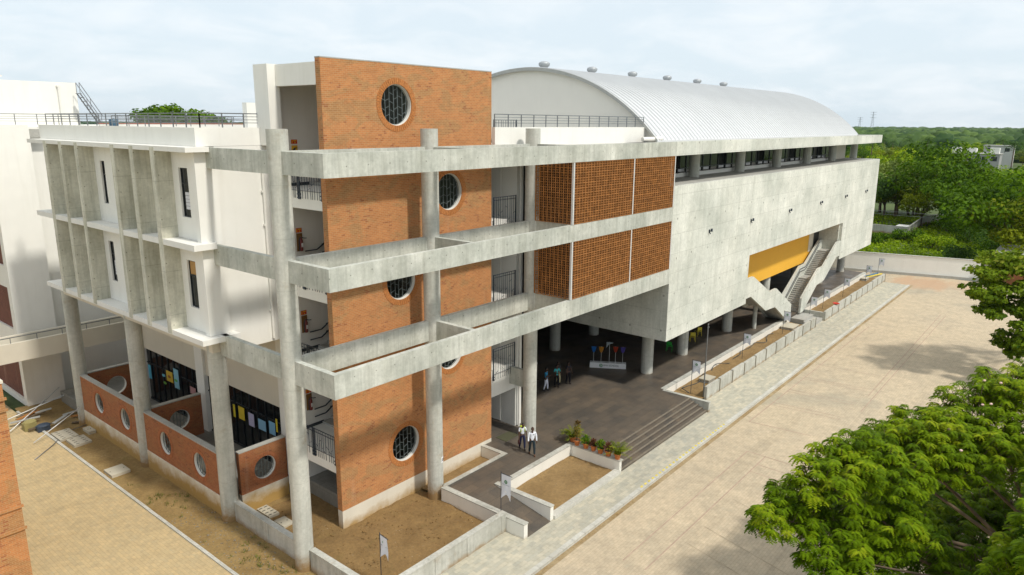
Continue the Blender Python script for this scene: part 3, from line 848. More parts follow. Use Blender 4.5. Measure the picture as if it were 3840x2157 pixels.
for w_, e_ in zip(WL, EL):
    flight(5.4, w_, 12.2, e_, 3.95, 5.85).build('stair_flight', M['slab'], CB)
flight(12.2, .78, 5.4, 3.6, 1.85, 3.7).build('stair_flight', M['slab'], CB)
for e_, w_ in zip(EL, WL[1:]):
    flight(12.2, e_, 5.4, w_, 1.85, 3.7).build('stair_flight', M['slab'], CB)
# bay east of the brick wall
MB().box(16.9, 17.5, 1.8, 3.0, .5, 18.0).build('pier', M['white'], CB)
MB().box(14.22, 16.9, 1.82, 2.1, 3.3, 4.13).build('lintel', M['white'], CB)
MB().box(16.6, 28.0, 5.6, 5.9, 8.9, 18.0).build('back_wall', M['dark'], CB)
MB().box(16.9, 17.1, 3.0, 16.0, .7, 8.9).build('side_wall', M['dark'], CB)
MB().box(16.33, 16.58, .72, 1.8, 3.75, 4.85).build('beam', M['concrete'], CB)
MB().cyl(17.05, 1.62, .7, 17.4, .07, 10).build('drain_pipe', M['pipe'], CB)
dp = MB().tube([(2.85,5.75,18.0),(2.85,5.82,18.05),(2.85,5.84,17.9),(2.85,5.84,9.0)], .07, 8)
for z in (10.4,12.2,14.6,16.2): dp.box(2.72,2.8,5.8,5.9,z,z+.1)
dp.build('drain_pipe', M['pipe'], CB)
# slabs behind the lattice screens and the soffit over the entrance
for z in (9.3, 13.6):
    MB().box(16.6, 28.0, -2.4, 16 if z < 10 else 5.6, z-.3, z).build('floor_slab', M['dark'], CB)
MB().box(14.3, 30.8, .45, 5.6, 17.9, 18.2).build('roof_slab', M['slab'], CB)
MB().box(16.6, 28.0, -2.49, .45, 17.95, 18.15).build('roof_slab', M['slab'], CB)
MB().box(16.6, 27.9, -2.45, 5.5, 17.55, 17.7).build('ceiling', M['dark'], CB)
MB().box(28.02, 28.25, -2.40, 1.1, 15.46, 17.72).build('end_wall', M['cream'], CB)
MB().box(16.84, 16.9, 3.0, 5.9, .78, 18.0).build('side_wall', M['white'], CB)
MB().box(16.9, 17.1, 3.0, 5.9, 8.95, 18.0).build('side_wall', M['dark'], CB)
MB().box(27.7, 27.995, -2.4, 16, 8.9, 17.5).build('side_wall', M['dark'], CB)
MB().box(14.22, 16.88, 5.9, 6.12, .78, 17.9).build('back_wall', M['white'], CB)
# terracotta lattice screens
def lattice(u0, u1, z0, z1, axis, w):
    mb = MB(); nu = max(1, round((u1-u0)/.27)); nz = max(1, round((z1-z0)/.273)); du = (u1-u0)/nu; dz = (z1-z0)/nz
    def B(a0, a1, b0, b1, w0, w1):
        if axis == 'y': mb.box(a0, a1, w0, w1, b0, b1)
        else: mb.box(w0, w1, a0, a1, b0, b1)
    for j in range(nz+1): B(u0, u1, z0+j*dz-.017, z0+j*dz+.017, w-.003, w+.05)
    for i in range(nu+1): B(u0+i*du-.026, u0+i*du+.026, z0, z1, w-.012, w+.05)
    for i in range(nu):
        cu = u0+(i+.5)*du
        B(cu-.012, cu+.012, z0, z1, w+.008, w+.03)
    for j in range(nz):
        cz = z0+(j+.5)*dz
        B(u0, u1, cz-.011, cz+.011, w+.009, w+.029)
    return mb
for (z0, z1) in ((9.83, 13.12), (14.07, 17.44)):
    for (a, b_) in ((16.27, 22.55), (22.67, 27.88)):
        sc = lattice(a, b_, z0+.02, z1-.02, 'y', YF+.03).build('lattice_screen', M['terracotta'], CB)
        MB().box(b_, b_+.10, YF+.0, YF+.12, z0, z1).build('frame_post', M['alu'], sc)
        if a < 17: MB().box(a-.11, a, YF+.0, YF+.12, z0, z1).build('frame_post', M['alu'], sc)
    lattice(YF+.16, -.12, z0+.02, z1-.02, 'x', 16.22).build('lattice_screen', M['terracotta'], CB)
# terrace wall and rail in front of the vault
MB().box(14.22, 30.75, 1.2, 1.42, 18.0, 19.26).build('parapet', M['white'], CB)
pipe_rail(CB, [(14.3,1.3),(30.6,1.3)], 19.25, 19.95, 1.18)

# ------------------------------------------------------------------ auditorium
AU = thing('auditorium', 'long pale concrete auditorium with curved white metal roof and yellow recess above the stairs', 'building', (55, 9, 0))
XH0, XH1, HZ0, HZ1 = 28.0, 83.25, 4.61, 15.44
MB().prism([(XH0,HZ0),(42.35,HZ0),(42.35,8.8),(69.6,8.8),(69.6,HZ0),(XH1+.25,HZ0),(XH1-.25,HZ1),(XH0,HZ1)], YF, YF+.3, 'y').build('front_wall', M['hall'], AU)
MB().box(XH0, XH0+.3, YF+.3, 16, HZ0, HZ1).build('side_wall', M['hall'], AU)
MB().box(XH1-.5, XH1-.2, YF+.3, 20, HZ0, HZ1).build('side_wall', M['hall'], AU)
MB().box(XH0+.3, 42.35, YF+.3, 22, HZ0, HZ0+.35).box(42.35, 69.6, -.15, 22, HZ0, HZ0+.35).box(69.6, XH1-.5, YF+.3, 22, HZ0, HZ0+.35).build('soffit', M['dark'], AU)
MB().box(XH0+.3, XH1-.5, YF+.3, 1.4, HZ1-.3, HZ1-.012).build('gallery_floor', M['slab'], AU)
xk = [37.3+9.1*i for i in range(6)]
for xx in xk:
    MB().cyl(xx, .35, HZ1-.1, 17.46, .42, 28).build('column', M['column'], AU, 'auto')
for xx in [31.3]+xk:
    MB().cyl(xx, .40, PZ-.1, HZ0+.05, .46, 28).build('column', M['column'], AU, 'auto')
for xx in [31.3]+xk:
    MB().cyl(xx, 9.2, PZ-.1, HZ0+.05, .46, 20).build('column', M['column'], AU, 'auto')
MB().box(28.0, 82.95, YF+.006, YF+.30, 17.45, 18.37).box(82.65,82.95,YF+.3,1.4,17.45,18.37).build('roof_beam', M['hall'], AU)
MB().box(28.0, 82.65, YF+.3, 24, 17.75, 18.2).build('roof_slab', M['slab'], AU)
gz = MB().box(28.3, 77.5, 1.20, 1.23, HZ1+.3, 17.75).build('glazing', M['glass'], AU)
mu = MB(); x = 28.4
while x < 77.4:
    mu.box(x, x+.07, 1.14, 1.2, HZ1+.3, 17.75); x += 1.517
mu.box(28.3,77.5,1.14,1.2,HZ1+.62,HZ1+.68); mu.build('mullion', M['frame'], gz)
# pale louvres at the foot of some panes
for i in range(32):
    if i % 6 in (1,2,4,5): MB().box(28.6+1.517*i, 28.6+1.517*i+.95, 1.145, 1.19, HZ1+.40, HZ1+.60).build('louvre', M['blind'], gz)
MB().box(28.3, 77.5, .95, 1.3, HZ1, HZ1+.3).build('sill', M['white'], AU)
MB().box(77.5, 81.5, 1.0, 1.3, HZ1, 17.75).build('end_wall', M['cream'], AU)
# vault: gable and ribbed sheet roof
def arc(y): return 23.75-16.2+math.sqrt(max(0, 16.2**2-(y-12.2)**2))
NA = 44
ys = [0.12+(24.28-.12)*i/NA for i in range(NA+1)]
ga = MB().prism([(y, arc(y)-.15) for y in ys]+[(24.28,17.9),(.12,17.9)], 30.95, 31.2, 'x'); ga.build('gable_wall', M['gable'], AU)
MB().prism([(y, arc(y)-.15) for y in ys]+[(24.28,17.9),(.12,17.9)], 82.7, 82.9, 'x').build('gable_wall', M['gable'], AU)
rf = MB(); prof = [(y, arc(y)) for y in ys]
for i, (y, z) in enumerate(prof):
    rf.v += [(30.62,y,z),(83.3,y,z),(30.62,y,z-.16),(83.3,y,z-.16)]
for i in range(NA):
    a = 4*i
    rf.f += [(a,a+1,a+5,a+4),(a+2,a+6,a+7,a+3),(a,a+4,a+6,a+2),(a+1,a+3,a+7,a+5)]
rf.f += [(0,2,3,1),(4*NA,4*NA+1,4*NA+3,4*NA+2)]
x = 30.9
while x < 83.2:                                         # standing seams
    for i in range(NA):
        (y0,z0),(y1,z1) = prof[i], prof[i+1]; n = len(rf.v)
        rf.v += [(x-.03,y0,z0),(x,y0,z0+.11),(x+.03,y0,z0),(x-.03,y1,z1),(x,y1,z1+.11),(x+.03,y1,z1)]
        rf.f += [(n,n+1,n+4,n+3),(n+1,n+2,n+5,n+4)]
    x += .62
vr = rf.build('vault_roof', M['roof'], AU)
ed = MB()
for i in range(NA):
    (y0,z0),(y1,z1) = prof[i], prof[i+1]; n = len(ed.v)
    ed.v += [(30.57,y0,z0-.2),(30.57,y0,z0+.06),(30.57,y1,z1+.06),(30.57,y1,z1-.2),(30.63,y0,z0-.2),(30.63,y0,z0+.06),(30.63,y1,z1+.06),(30.63,y1,z1-.2)]
    ed.f += [(n,n+3,n+2,n+1),(n+4,n+5,n+6,n+7),(n+1,n+2,n+6,n+5),(n,n+4,n+7,n+3)]
ed.build('roof_edge', M['roofend'], vr)
for i in range(6):
    xx = 32.2+7.0*i; zc = arc(11.5)
    vm = MB().lathe(xx, 11.5, [(.28,zc-.1),(.28,zc+.16),(.36,zc+.20),(.45,zc+.32),(.46,zc+.42),(.40,zc+.53),(.26,zc+.60),(.05,zc+.63)], 20)
    for k_ in range(20):
        th = 2*math.pi*k_/20; c_, s_ = math.cos(th), math.sin(th)
        vm.bar((xx+.40*c_,11.5+.40*s_,zc+.24),(xx+.455*c_,11.5+.455*s_,zc+.46),.03)
    vm.build('roof_vent', M['vent'], AU, 'auto')
MB().tube([(29.6,.75,18.42),(31.3,.2,18.46)], .16, 12).build('rain_pipe', M['pipe'], AU, 'auto')
# six spot lamps on the long wall
for i in range(6):
    xx = [33.95,42.0,51.2,60.4,69.3,77.85][i]; z = 11.78
    lm = MB().box(xx-.07, xx+.07, YF-.06, YF, z-.12, z+.12); lm.box(xx-.03,xx+.03,YF-.2,YF-.06,z-.02,z+.03)
    lm.tube([(xx,YF-.20,z-.02),(xx,YF-.20,z+.20)], .075, 10); lm.bar((xx,YF-.06,z-.1),(xx-.05,YF-.14,z-.2),.05)
    lm.build('wall_lamp', M['navy'], AU)
# recess over the staircase
MB().box(42.35, 69.6, -.32, -.15, HZ0, 9.1).build('yellow_wall', M['yellow'], AU)
MB().box(42.35, 69.6, YF+.3, -.15, 8.8, 9.1).build('soffit', M['yellow'], AU)
MB().box(69.3, 69.6, YF+.3, -.15, HZ0, 8.8).build('side_wall', M['hall'], AU)
dw = MB().box(67.4, 69.3, -.36, -.325, 5.66, 8.5).build('doorway', M['frame'], AU)
MB().box(65.9, 67.4, -.36, -.325, 5.66, 8.8).build('side_wall', M['cream'], AU)
# rear of the undercroft, its shade painted near-black
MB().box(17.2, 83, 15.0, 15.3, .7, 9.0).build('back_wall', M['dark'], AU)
ug = MB().box(50, 83, 6.0, 6.05, PZ, HZ0).build('glazing', M['glass'], AU)
mu = MB(); x = 50.0
while x < 83: mu.box(x, x+.08, 5.92, 6.0, PZ, HZ0); x += 1.4
mu.build('mullion', M['frame'], ug)

# ------------------------------------------------------------------ double staircase
ST = thing('entrance_staircase', 'concrete double staircase with zigzag parapets rising to both sides under the yellow wall', 'staircase', (57, -1.7, .72))
YS0, YS1 = YF+.004, -.62
def stair_side(mirror, y0, y1, name):
    q = [(42.36,6.75),(43.72,6.75),(48.06,4.64),(49.75,4.66),(54.4,2.26),(54.5,.73),(53.6,.73),(49.8,2.86),(47.35,3.0),(43.43,5.03),(42.36,5.03)]
    if mirror:
        q = [(111.92-x_, z_) for x_, z_ in q]
    return MB().prism(q, y0, y1, 'y').build(name, M['hall'], ST)
for mir in (0, 1):
    stair_side(mir, YS0, YS0+.2, 'parapet'); stair_side(mir, YS1-.2, YS1, 'parapet')
    def X(x_): return 111.92-x_ if mir else x_
    def run(xa, za, xb, zb, n):
        pts = [(X(xa), za)]
        for i in range(n):
            x0 = xa+(xb-xa)*i/n; x1 = xa+(xb-xa)*(i+1)/n; z1 = za+(zb-za)*(i+1)/n
            pts += [(X(x0), z1), (X(x1), z1)]
        pts += [(X(xb), zb-.34), (X(xa), za-.34)]
        return MB().prism(pts, YS0+.2, YS1-.2, 'y')
    run(54.2, .74, 49.7, 3.45, 16).build('stair_flight', M['slab'], ST)
    MB().box(*sorted((X(49.7), X(48.0))), YS0+.2, YS1-.2, 3.1, 3.45).build('landing', M['slab'], ST)
    run(48.0, 3.45, 43.9, 5.68, 14).build('stair_flight', M['slab'], ST)
    MB().box(*sorted((X(43.9), X(42.4))), YS0+.2, YS1-.2, 5.35, 5.68).build('landing', M['slab'], ST)
    hr = MB()
    for dz in (0, -.3):
        z_ = .88+dz
        hr.bar((X(54.1),YS1-.27,.9+z_),(X(49.7),YS1-.27,3.5+z_),.05); hr.bar((X(49.7),YS1-.27,3.5+z_),(X(48),YS1-.27,3.5+z_),.05); hr.bar((X(48),YS1-.27,3.5+z_),(X(43.9),YS1-.27,5.7+z_),.05)
    hr.build('handrail', M['steel'], ST)
    MB().cyl(X(48.85), -1.25, PZ, 3.15, .2, 16).build('post', M['column'], ST, 'auto')

# ------------------------------------------------------------------ neighbouring block, link bridge, near brick building
NB = thing('neighbouring_block', 'tall white block with dark brick panels at the left behind the finned block', 'building', (5, 40, 0))
MB().box(-1.3, 1.1, 30.7, 31.2, 0, 19.16).box(1.1, 30, 31.6, 32, 0, 19.0).build('south_wall', M['white'], NB)
ww = MB(); ww.box(-1.3, -1.0, 31.2, 58, -.1, .35).box(-1.3,-1.0,31.2,31.35,.35,19.16).box(-1.3,-1.0,31.35,58,3.15,5.45).box(-1.3,-1.0,31.35,58,8.4,9.9).box(-1.3,-1.0,31.35,58,13,19.16)
ww.build('west_wall', M['white'], NB)
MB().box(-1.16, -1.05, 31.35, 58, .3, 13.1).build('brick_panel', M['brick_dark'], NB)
MB().box(1.1, 2.1, 30.85, 31.6, 18.3, 18.87).build('link_beam', M['slab'], NB)
MB().box(-1.3, 30, 31, 60, 18.6, 19.0).build('roof_slab', M['white'], NB)
MB().box(-30, 5.2, 33.2, 45, 18.9, 22.07).build('roof_block', M['white'], NB)
MB().cyl(4.0, 33.1, 19.1, 21.8, .05, 8).box(3.9,4.1,33.05,33.2,21.75,21.85).build('drain_pipe', M['pipe'], NB)
MB().cyl(.6, 33.5, 22.0, 22.35, .05, 8).box(.4,.8,33.4,33.6,22.3,22.38).build('roof_vent', M['pipe'], NB)
pipe_rail(NB, [(-6,30.85),(30,30.85)], 19.15, 19.84, 1.3)
pipe_rail(NB, [(3.8,24.3),(12,24.3)], 19.1, 19.75, 1.0)
MB().box(5.5, 30, 30.6, 30.8, 18.9, 19.22).build('parapet', M['white'], NB)
MB().box(5.5, 30, 30.58, 30.82, 19.222, 19.27).build('parapet_edge', plain('red_oxide_edge', (0.42,0.12,0.08), .8), NB)
BR = thing('footbridge', 'cream walled footbridge crossing behind the far round column at first floor level', 'bridge', (0, 28.5, 4))
MB().box(-24, 9, 27.7, 27.9, 4.2, 5.45).build('parapet', M['cream'], BR)
MB().box(-24, 9, 29.7, 29.9, 4.2, 5.45).build('parapet', M['cream'], BR)
MB().box(-24, 9, 27.9, 29.7, 4.2, 4.5).build('deck', M['slab'], BR)
rb = MB().bar((-24,27.8,5.83),(9,27.8,5.83),.05)
for i in range(22): rb.bar((-23.5+1.5*i,27.8,5.45),(-23.5+1.5*i,27.8,5.83),.035)
rb.build('handrail', M['steel'], BR)
BK = thing('brick_building', 'near orange brick building corner with projecting brick bands at the left edge', 'building', (-20, 11, 0))
MB().box(-32, -8.06, 8.0, 16, -.1, 9.2).build('wall', M['brick'], BK)
MB().box(-32, -8.0, 7.92, 8.0, 2.74, 2.86).box(-32,-8.0,7.92,8.0,3.75,3.87).box(-32,-8.0,7.92,8.0,8.02,8.12).box(-32,-8.0,7.90,8.0,8.5,8.6).build('brick_band', M['brick'], BK)
MB().box(-32, -8.02, 7.95, 16, 9.2, 9.32).build('coping', M['cream'], BK)

# ------------------------------------------------------------------ low brick walls with round openings
def low_brick(label, axis, face, u0, u1, z0, z1, holes, plinth=None, grille=True):
    """axis 'x': faces -X and runs along Y; axis 'y': faces -Y and runs along X"""
    um = (u0+u1)/2
    t = thing('low_brick_wall', label, 'wall', (face, um, 0) if axis == 'x' else (um, face, 0), 'low brick walls with round openings')
    d = .26
    MB().prism([(u0,z0),(u1,z0),(u1,z1),(u0,z1)], face, face+d, axis, [(u, v, rr) for (u, v, rr) in holes]).build('brickwork', M['brick_low'], t)
    cp = MB()
    if axis == 'x': cp.box(face-.02, face+d+.04, u0, u1, z1, z1+.06)
    else: cp.box(u0, u1, face-.02, face+d+.04, z1, z1+.06)
    cp.build('coping', M['slab'], t)
    if plinth:
        pb = MB()
        if axis == 'x': pb.box(face-.03, face+d, u0, u1, -.2, z0)
        else: pb.box(u0, u1, face-.03, face+d, -.2, z0)
        pb.build('plinth', M['plinth'], t)
    for (u, v, rr) in holes:
        round_window(t, u, v, face, d, rr, axis, M['ring_low'], rnd, 6, grille)
    return t
low_brick('low brick wall with two round openings between the near and middle round columns', 'x', .05, 7.02, 15.25, 1.08, 3.36, [(12.84,2.2,.66),(9.08,2.15,.66)], True)
low_brick('low brick wall with two round openings between the middle and far round columns', 'x', .05, 16.05, 24.3, 1.08, 3.40, [(21.64,2.22,.66),(17.92,2.2,.66)], True)
low_brick('sunlit low brick wall with one round grille right of the near round column', 'y', 6.5, .82, 3.5, 1.0, 3.27, [(2.22,2.04,.62)], True)
low_brick('shaded cross wall of dark brick with a round grille behind the middle round column', 'y', 15.6, .62, 3.6, .78, 3.30, [(2.2,2.1,.62)])
low_brick('shaded cross wall of dark brick with an empty round hole behind the far round column', 'y', 24.6, .62, 3.8, .78, 3.32, [(2.3,2.04,.64)], None, False)

# ------------------------------------------------------------------ bed walls, ramp walls
def wall(label, boxes, mat, name='bed_wall', caps=(), group=None, capmat=None, piers=()):
    xs = [b[0] for b in boxes]; ysl = [b[2] for b in boxes]
    t = thing(name, label, 'wall', ((min(xs)+max(b[1] for b in boxes))/2, (min(ysl)+max(b[3] for b in boxes))/2, 0), group)
    mb = MB()
    for b in boxes: mb.box(*b)
    mb.build('wall_body', mat, t)
    if piers:
        pm = MB()
        for b in piers: pm.box(*b)
        pm.build('pier', mat, t)
    if caps:
        cm = MB()
        for b in caps: cm.box(*b)
        cm.build('coping', capmat or mat, t)
    return t
wall('grey concrete bed wall between the near round column and the tall corner column', [(.22,.44,.72,6.2,-.3,.98)], M['bedwall'], caps=[(.18,.48,.72,6.2,.98,1.03)], piers=[(.19,.47,3.2,3.6,-.3,.975)])
wall('grey concrete bed wall running from the tall corner column to the bottom of the photo', [(.22,.44,-4.5,-.13,-.3,.98)], M['bedwall'], caps=[(.18,.48,-4.5,-.13,.98,1.03)], piers=[(.19,.47,-2.4,-2.0,-.3,.975),(.19,.47,-4.8,-4.5,-.3,1.03)])
wall('grey concrete bed wall with shallow piers along the pavement at the front corner', [(.5,8.2,-4.74,-4.52,-.3,.96)], M['bedwall'], caps=[(.5,8.24,-4.78,-4.48,.96,1.02)],
     piers=[(xx,xx+.34,-4.765,-4.50,-.3,.958) for xx in (1.6,3.4,5.44,7.9)])
wall('low white ramp wall on the left of the granite ramp', [(8.22,8.5,-5.87,-.3,-.3,.74)], M['bedwhite'], 'ramp_wall', [(8.19,8.53,-5.9,-.3,.74,.79)], capmat=M['bedwall'])
wall('low white ramp wall on the right of the granite ramp', [(10.34,10.6,-5.87,-2.2,-.3,.75)], M['bedwhite'], 'ramp_wall', [(10.31,10.63,-5.9,-2.17,.75,.80)], capmat=M['bedwall'])
wall('white planter wall with grey coping behind the bare planter bed', [(10.6,17.2,-2.5,-2.22,-.3,.70)], M['bedwhite'], 'planter_wall', [(10.63,17.2,-2.53,-2.2,.70,.745)], capmat=M['bedwall'])
wall('white planter wall under the row of potted plants', [(16.95,17.2,-5.86,-2.53,-.3,.70)], M['bedwhite'], 'planter_wall', [(16.93,17.32,-5.9,-2.53,.70,.745)], capmat=M['bedwall'])
wall('low grey kerb wall along the front of the bare planter bed', [(10.6,16.95,-5.98,-5.58,-.3,.19)], M['kerb'], 'planter_kerb')
wall('white planter walls around the narrow bed beside the brick tower', [(8.5,13.5,-.36,-.16,-.3,.74),(13.3,13.5,-.16,1.45,-.3,.74)], M['bedwhite'], 'planter_wall', [(8.53,13.55,-.39,-.13,.74,.78),(13.27,13.55,-.13,1.44,.74,.78)], capmat=M['bedwall'])
wall('sloping granite and grey end wall at the right of the entrance steps', [(28.6,28.85,-5.97,-2.4,-.3,.71)], M['bedwall'], 'step_wall', [(28.58,28.88,-6.0,-2.4,.71,.75)], capmat=M['bedwall'])
wall('pale retaining wall of the long soil bed left of the double staircase', [(28.85,55.5,-2.43,-2.12,-.3,.70)], M['bedwhite'], 'retaining_wall', [(28.88,55.5,-2.46,-2.1,.70,.745)], capmat=M['bedwall'])
wall('pale retaining wall of the long soil bed right of the double staircase', [(59.2,84.3,-2.43,-2.12,-.3,.70)], M['bedwhite'], 'retaining_wall', [(59.2,84.3,-2.46,-2.1,.70,.745)], capmat=M['bedwall'])
def jointed(label, x0, x1):
    t = thing('boundary_wall', label, 'wall', ((x0+x1)/2, -4.75, 0), 'low panelled boundary walls along the pavement')
    mb = MB(); jt = MB(); x = x0
    while x < x1-.3:
        L = min(2.35, x1-x); dz = rnd.uniform(-.03,.03)
        mb.box(x, x+L-.17, -4.86, -4.66, -.3, 1.0+dz); jt.box(x+L-.17, x+L, -4.88, -4.68, -.3, .97); x += L
    mb.build('panel', M['bedwall'], t); jt.build('joint', M['joint'], t)
    return t
jointed('long low concrete boundary wall from the steps to the path gap', 30.7, 55.7)
jointed('low concrete boundary wall from the path gap to the far end', 58.75, 83.9)
wall('short concrete return wall at the right side of the path gap', [(58.75,59.0,-4.65,-2.45,-.3,.85)], M['bedwall'], 'return_wall')
struct('path_slab', MB().box(55.7, 58.72, -4.62, -2.12, -.3, .30).box(55.7,58.72,-3.7,-2.12,.3,.52), M['slab'])
# compound wall at the far end
cw = thing('compound_wall', 'long pale compound wall with grey plinth closing the far end of the yard', 'wall', (90.9, -6, 0))
mb = MB()
mb.prism([(88.95,1.45),(92.95,-13.97),(93.2,-13.9),(89.2,1.5)], -.4, 2.5, 'z'); mb.prism([(88.6,40),(88.95,1.45),(89.2,1.5),(88.9,40)], -.4, 2.5, 'z'); mb.build('wall_body', M['white'], cw)
MB().prism([(88.6,1.3),(92.65,-14.1),(92.95,-13.97),(88.95,1.45)], -.4, .22, 'z').build('plinth', M['slab'], cw)
MB().prism([(88.88,1.43),(92.88,-14.0),(93.26,-13.9),(89.26,1.52)], 2.5, 2.56, 'z').build('coping', M['bedwall'], cw)
gh = thing('gate_house', 'small brick hut with flat concrete roof behind the far end of the compound wall', 'hut', (98, -18, 0))
MB().box(94.5, 103, -24, -15.6, -.4, 3.3).build('wall', M['brick_low'], gh); MB().box(93.9, 103.6, -24.6, -15.0, 3.3, 3.55).box(92.6,95,-16.4,-14.4,2.0,2.15).build('roof', M['slab'], gh)

# ------------------------------------------------------------------ banners on poles
def banner(label, x, y, zb, zt, w=.56, h=1.02, sway=0.0, arrow=False):
    t = thing('banner_flag', label, 'banner', (x, y, zb), 'white swallowtail banners on thin poles')
    MB().cyl(x, y, zb-.1, zt, .018, 8).build('pole', M['navy'], t)
    MB().bar((x,y,zt-.07),(x+sway*.2,y-w-.12,zt-.07),.022).build('crossbar', M['navy'], t)
    mb = MB(); NX, NZ = 7, 10; top = zt-.09
    def sh(i, j):
        u = i/NX; v = j/NZ; dep = h*(1-.22*(1-abs(2*u-1)))
        return (x+sway*u*.2*(1-v)+.035*math.sin(3.1*u*2+v*4)*v, y-.03-w*u, top-dep*v)
    for s_ in (-.003, .003):
        n = len(mb.v)
        for j in range(NZ+1):
            for i in range(NX+1):
                p = sh(i, j); mb.v.append((p[0]+s_, p[1], p[2]))
        for j in range(NZ):
            for i in range(NX):
                a = n+j*(NX+1)+i; mb.f.append((a, a+1, a+NX+2, a+NX+1))
    c = mb.build('cloth', M['banner'], t, True)
    ux, uy = (0,-1,0), (0,0,1); cy = y-.03-w/2
    em = MB(); ring_disc(em, (x-.022, cy, top-.27*h), ux, uy, .05, .095, 18); ring_disc(em, (x-.022, cy, top-.27*h), ux, uy, .0, .028, 10)
    em.build('emblem', M['green'], c)
    tx = MB(); add_text(tx, 'SMV SCHOOL', .078, (x-.022, cy, top-.27*h-.16), ux, uy); tx.build('lettering', M['greyink'], c)
    if arrow:
        ar = MB(); n = len(ar.v); ar.v += [(x-.03,cy+.09,top-.70*h),(x-.03,cy-.09,top-.70*h),(x-.03,cy,top-.60*h)]; ar.f.append((n,n+1,n+2)); ar.build('white_triangle', M['paper'], c)
    return t
banner('white swallowtail banner in the front corner bed at the bottom of the photo', 1.58, -3.29, 0, 2.5, .5, 1.05, -.3)
banner('white banner on a dark pole at the left ramp wall', 8.36, -4.30, .79, 2.98, .58, 1.3, 0, True)
banner('white banner beside the bare metal flagpole next to the steps', 30.75, -3.6, .1, 2.82, .58, .95, .25)
banner('white banner in the soil bed, second to the right after the flagpole', 40.96, -3.35, .15, 2.5, .58, .95, .3)
banner('white banner at the foot of the left zigzag stair beside the open pit', 50.7, -3.34, .15, 2.45, .58, .95, .3)
banner('white banner at the path gap left of the stair foot on the right', 58.5, -3.37, .3, 2.45, .58, .95, .3)
banner('white banner just right of the path gap at the start of the far soil bed', 63.0, -3.34, .15, 2.45, .58, .95, .3)
banner('white banner in the middle of the far soil bed below the right stair', 70.3, -3.4, .15, 2.47, .58, .95, .3)
banner('white banner near the far end of the soil bed beside pipes', 80.4, -3.33, .15, 2.42, .58, .95, .3)
banner('farthest white banner standing in front of the compound wall', 86.8, -3.3, -.1, 2.42, .6, .95, .3)
fp = thing('flagpole', 'bare grey metal flagpole rising beside the low boundary wall', 'flagpole', (30.85, -4.55, 0))
MB().tube([(30.85,-4.55,-.1),(30.85,-4.55,2.6),(30.85,-4.55,5.55)], [.05,.045,.035], 10).build('pole', M['steel'], fp)
MB().box(30.80,30.95,-4.6,-4.5,5.35,5.42).ball((30.85,-4.55,5.6),.05,.05,.06).build('finial', M['steel'], fp)

# ------------------------------------------------------------------ school sign base with house flags
sg = thing('sign_plinth', 'white plinth with green emblem and lettering carrying five small house flags in the dark entrance', 'sign', (30.1, 3.2, PZ))
P0, P1 = Vector((29.39,4.39,0)), Vector((30.86,1.98,0)); ax = (P1-P0).normalized(); nrm = Vector((ax.y,-ax.x,0)); nrm = -nrm if nrm.dot(CAM-P0) < 0 else nrm
Ls = (P1-P0).length
bx = MB(); n = 0
q = [P0, P1, P1-nrm*.45, P0-nrm*.45]
bx.v = [(p.x,p.y,PZ) for p in q]+[(p.x,p.y,PZ+.42) for p in q]; bx.f = [(0,3,2,1),(4,5,6,7)]+[(i,(i+1)%4,4+(i+1)%4,4+i) for i in range(4)]
bx.build('plinth_box', M['paper'], sg)
em = MB(); cc = P0.lerp(P1,.31)+nrm*.004+Vector((0,0,PZ+.21)); ring_disc(em, cc, ax, (0,0,1), .0, .14, 22); em.build('emblem', M['green'], sg)
em = MB(); ring_disc(em, cc+nrm*.004, ax, (0,0,1), .05, .085, 18); em.build('emblem_ring', M['paper'], sg)
tx = MB(); add_text(tx, 'SMV SCHOOL', .20, P0.lerp(P1,.59)+nrm*.004+Vector((0,0,PZ+.22)), ax, (0,0,1)); tx.build('lettering', M['ink'], sg)
hf = [('blue',(0.02,0.18,0.60),.10,1.72),('orange',(0.62,0.27,0.03),.305,1.72),('pale grey',(0.42,0.5,0.55),.53,2.12),('red',(0.45,0.05,0.02),.70,1.78),('violet',(0.10,0.07,0.38),.90,1.76)]
for nm, colr, u, h in hf:
    c = P0.lerp(P1, u)-nrm*.22
    t = thing('house_flag', f'small {nm} house flag on a thin stand on the white sign plinth', 'flag', (c.x, c.y, PZ+.42), 'house flags on the sign plinth')
    MB().cyl(c.x, c.y, PZ+.42, PZ+h, .015, 8).lathe(c.x, c.y, [(.11,PZ+.42),(.11,PZ+.45),(.03,PZ+.47)], 14).build('stand', M['alu'], t)
    f_ = MB(); w = .19
    if nm == 'pale grey':
        prof = [(-.28,-.5),(-.06,-.16),(.26,-.06),(.26,0),(-.24,.02),(-.24,-.22)]
    else: prof = [(-w,0),(w,0),(w*.85,-.22),(w*.45,-.40),(0,-.48),(-w*.45,-.40),(-w*.85,-.22)]
    n = 0
    for s_ in (.012, .03):
        f_.v += [tuple(Vector((c.x,c.y,PZ+h-.05))+ax*a+nrm*s_+Vector((0,0,b_))) for a, b_ in prof]
    k_ = len(prof); f_.f = [tuple(range(k_)), tuple(reversed(range(k_,2*k_)))]+[(i,(i+1)%k_,k_+(i+1)%k_,k_+i) for i in range(k_)]
    f_.bar(tuple(Vector((c.x,c.y,PZ+h-.05))-ax*.25), tuple(Vector((c.x,c.y,PZ+h-.05))+ax*.25), .02)
    f_.build('pennant', cloth('pennant_'+nm.replace(' ','_'), tuple(.6*q_ for q_ in colr)), t)

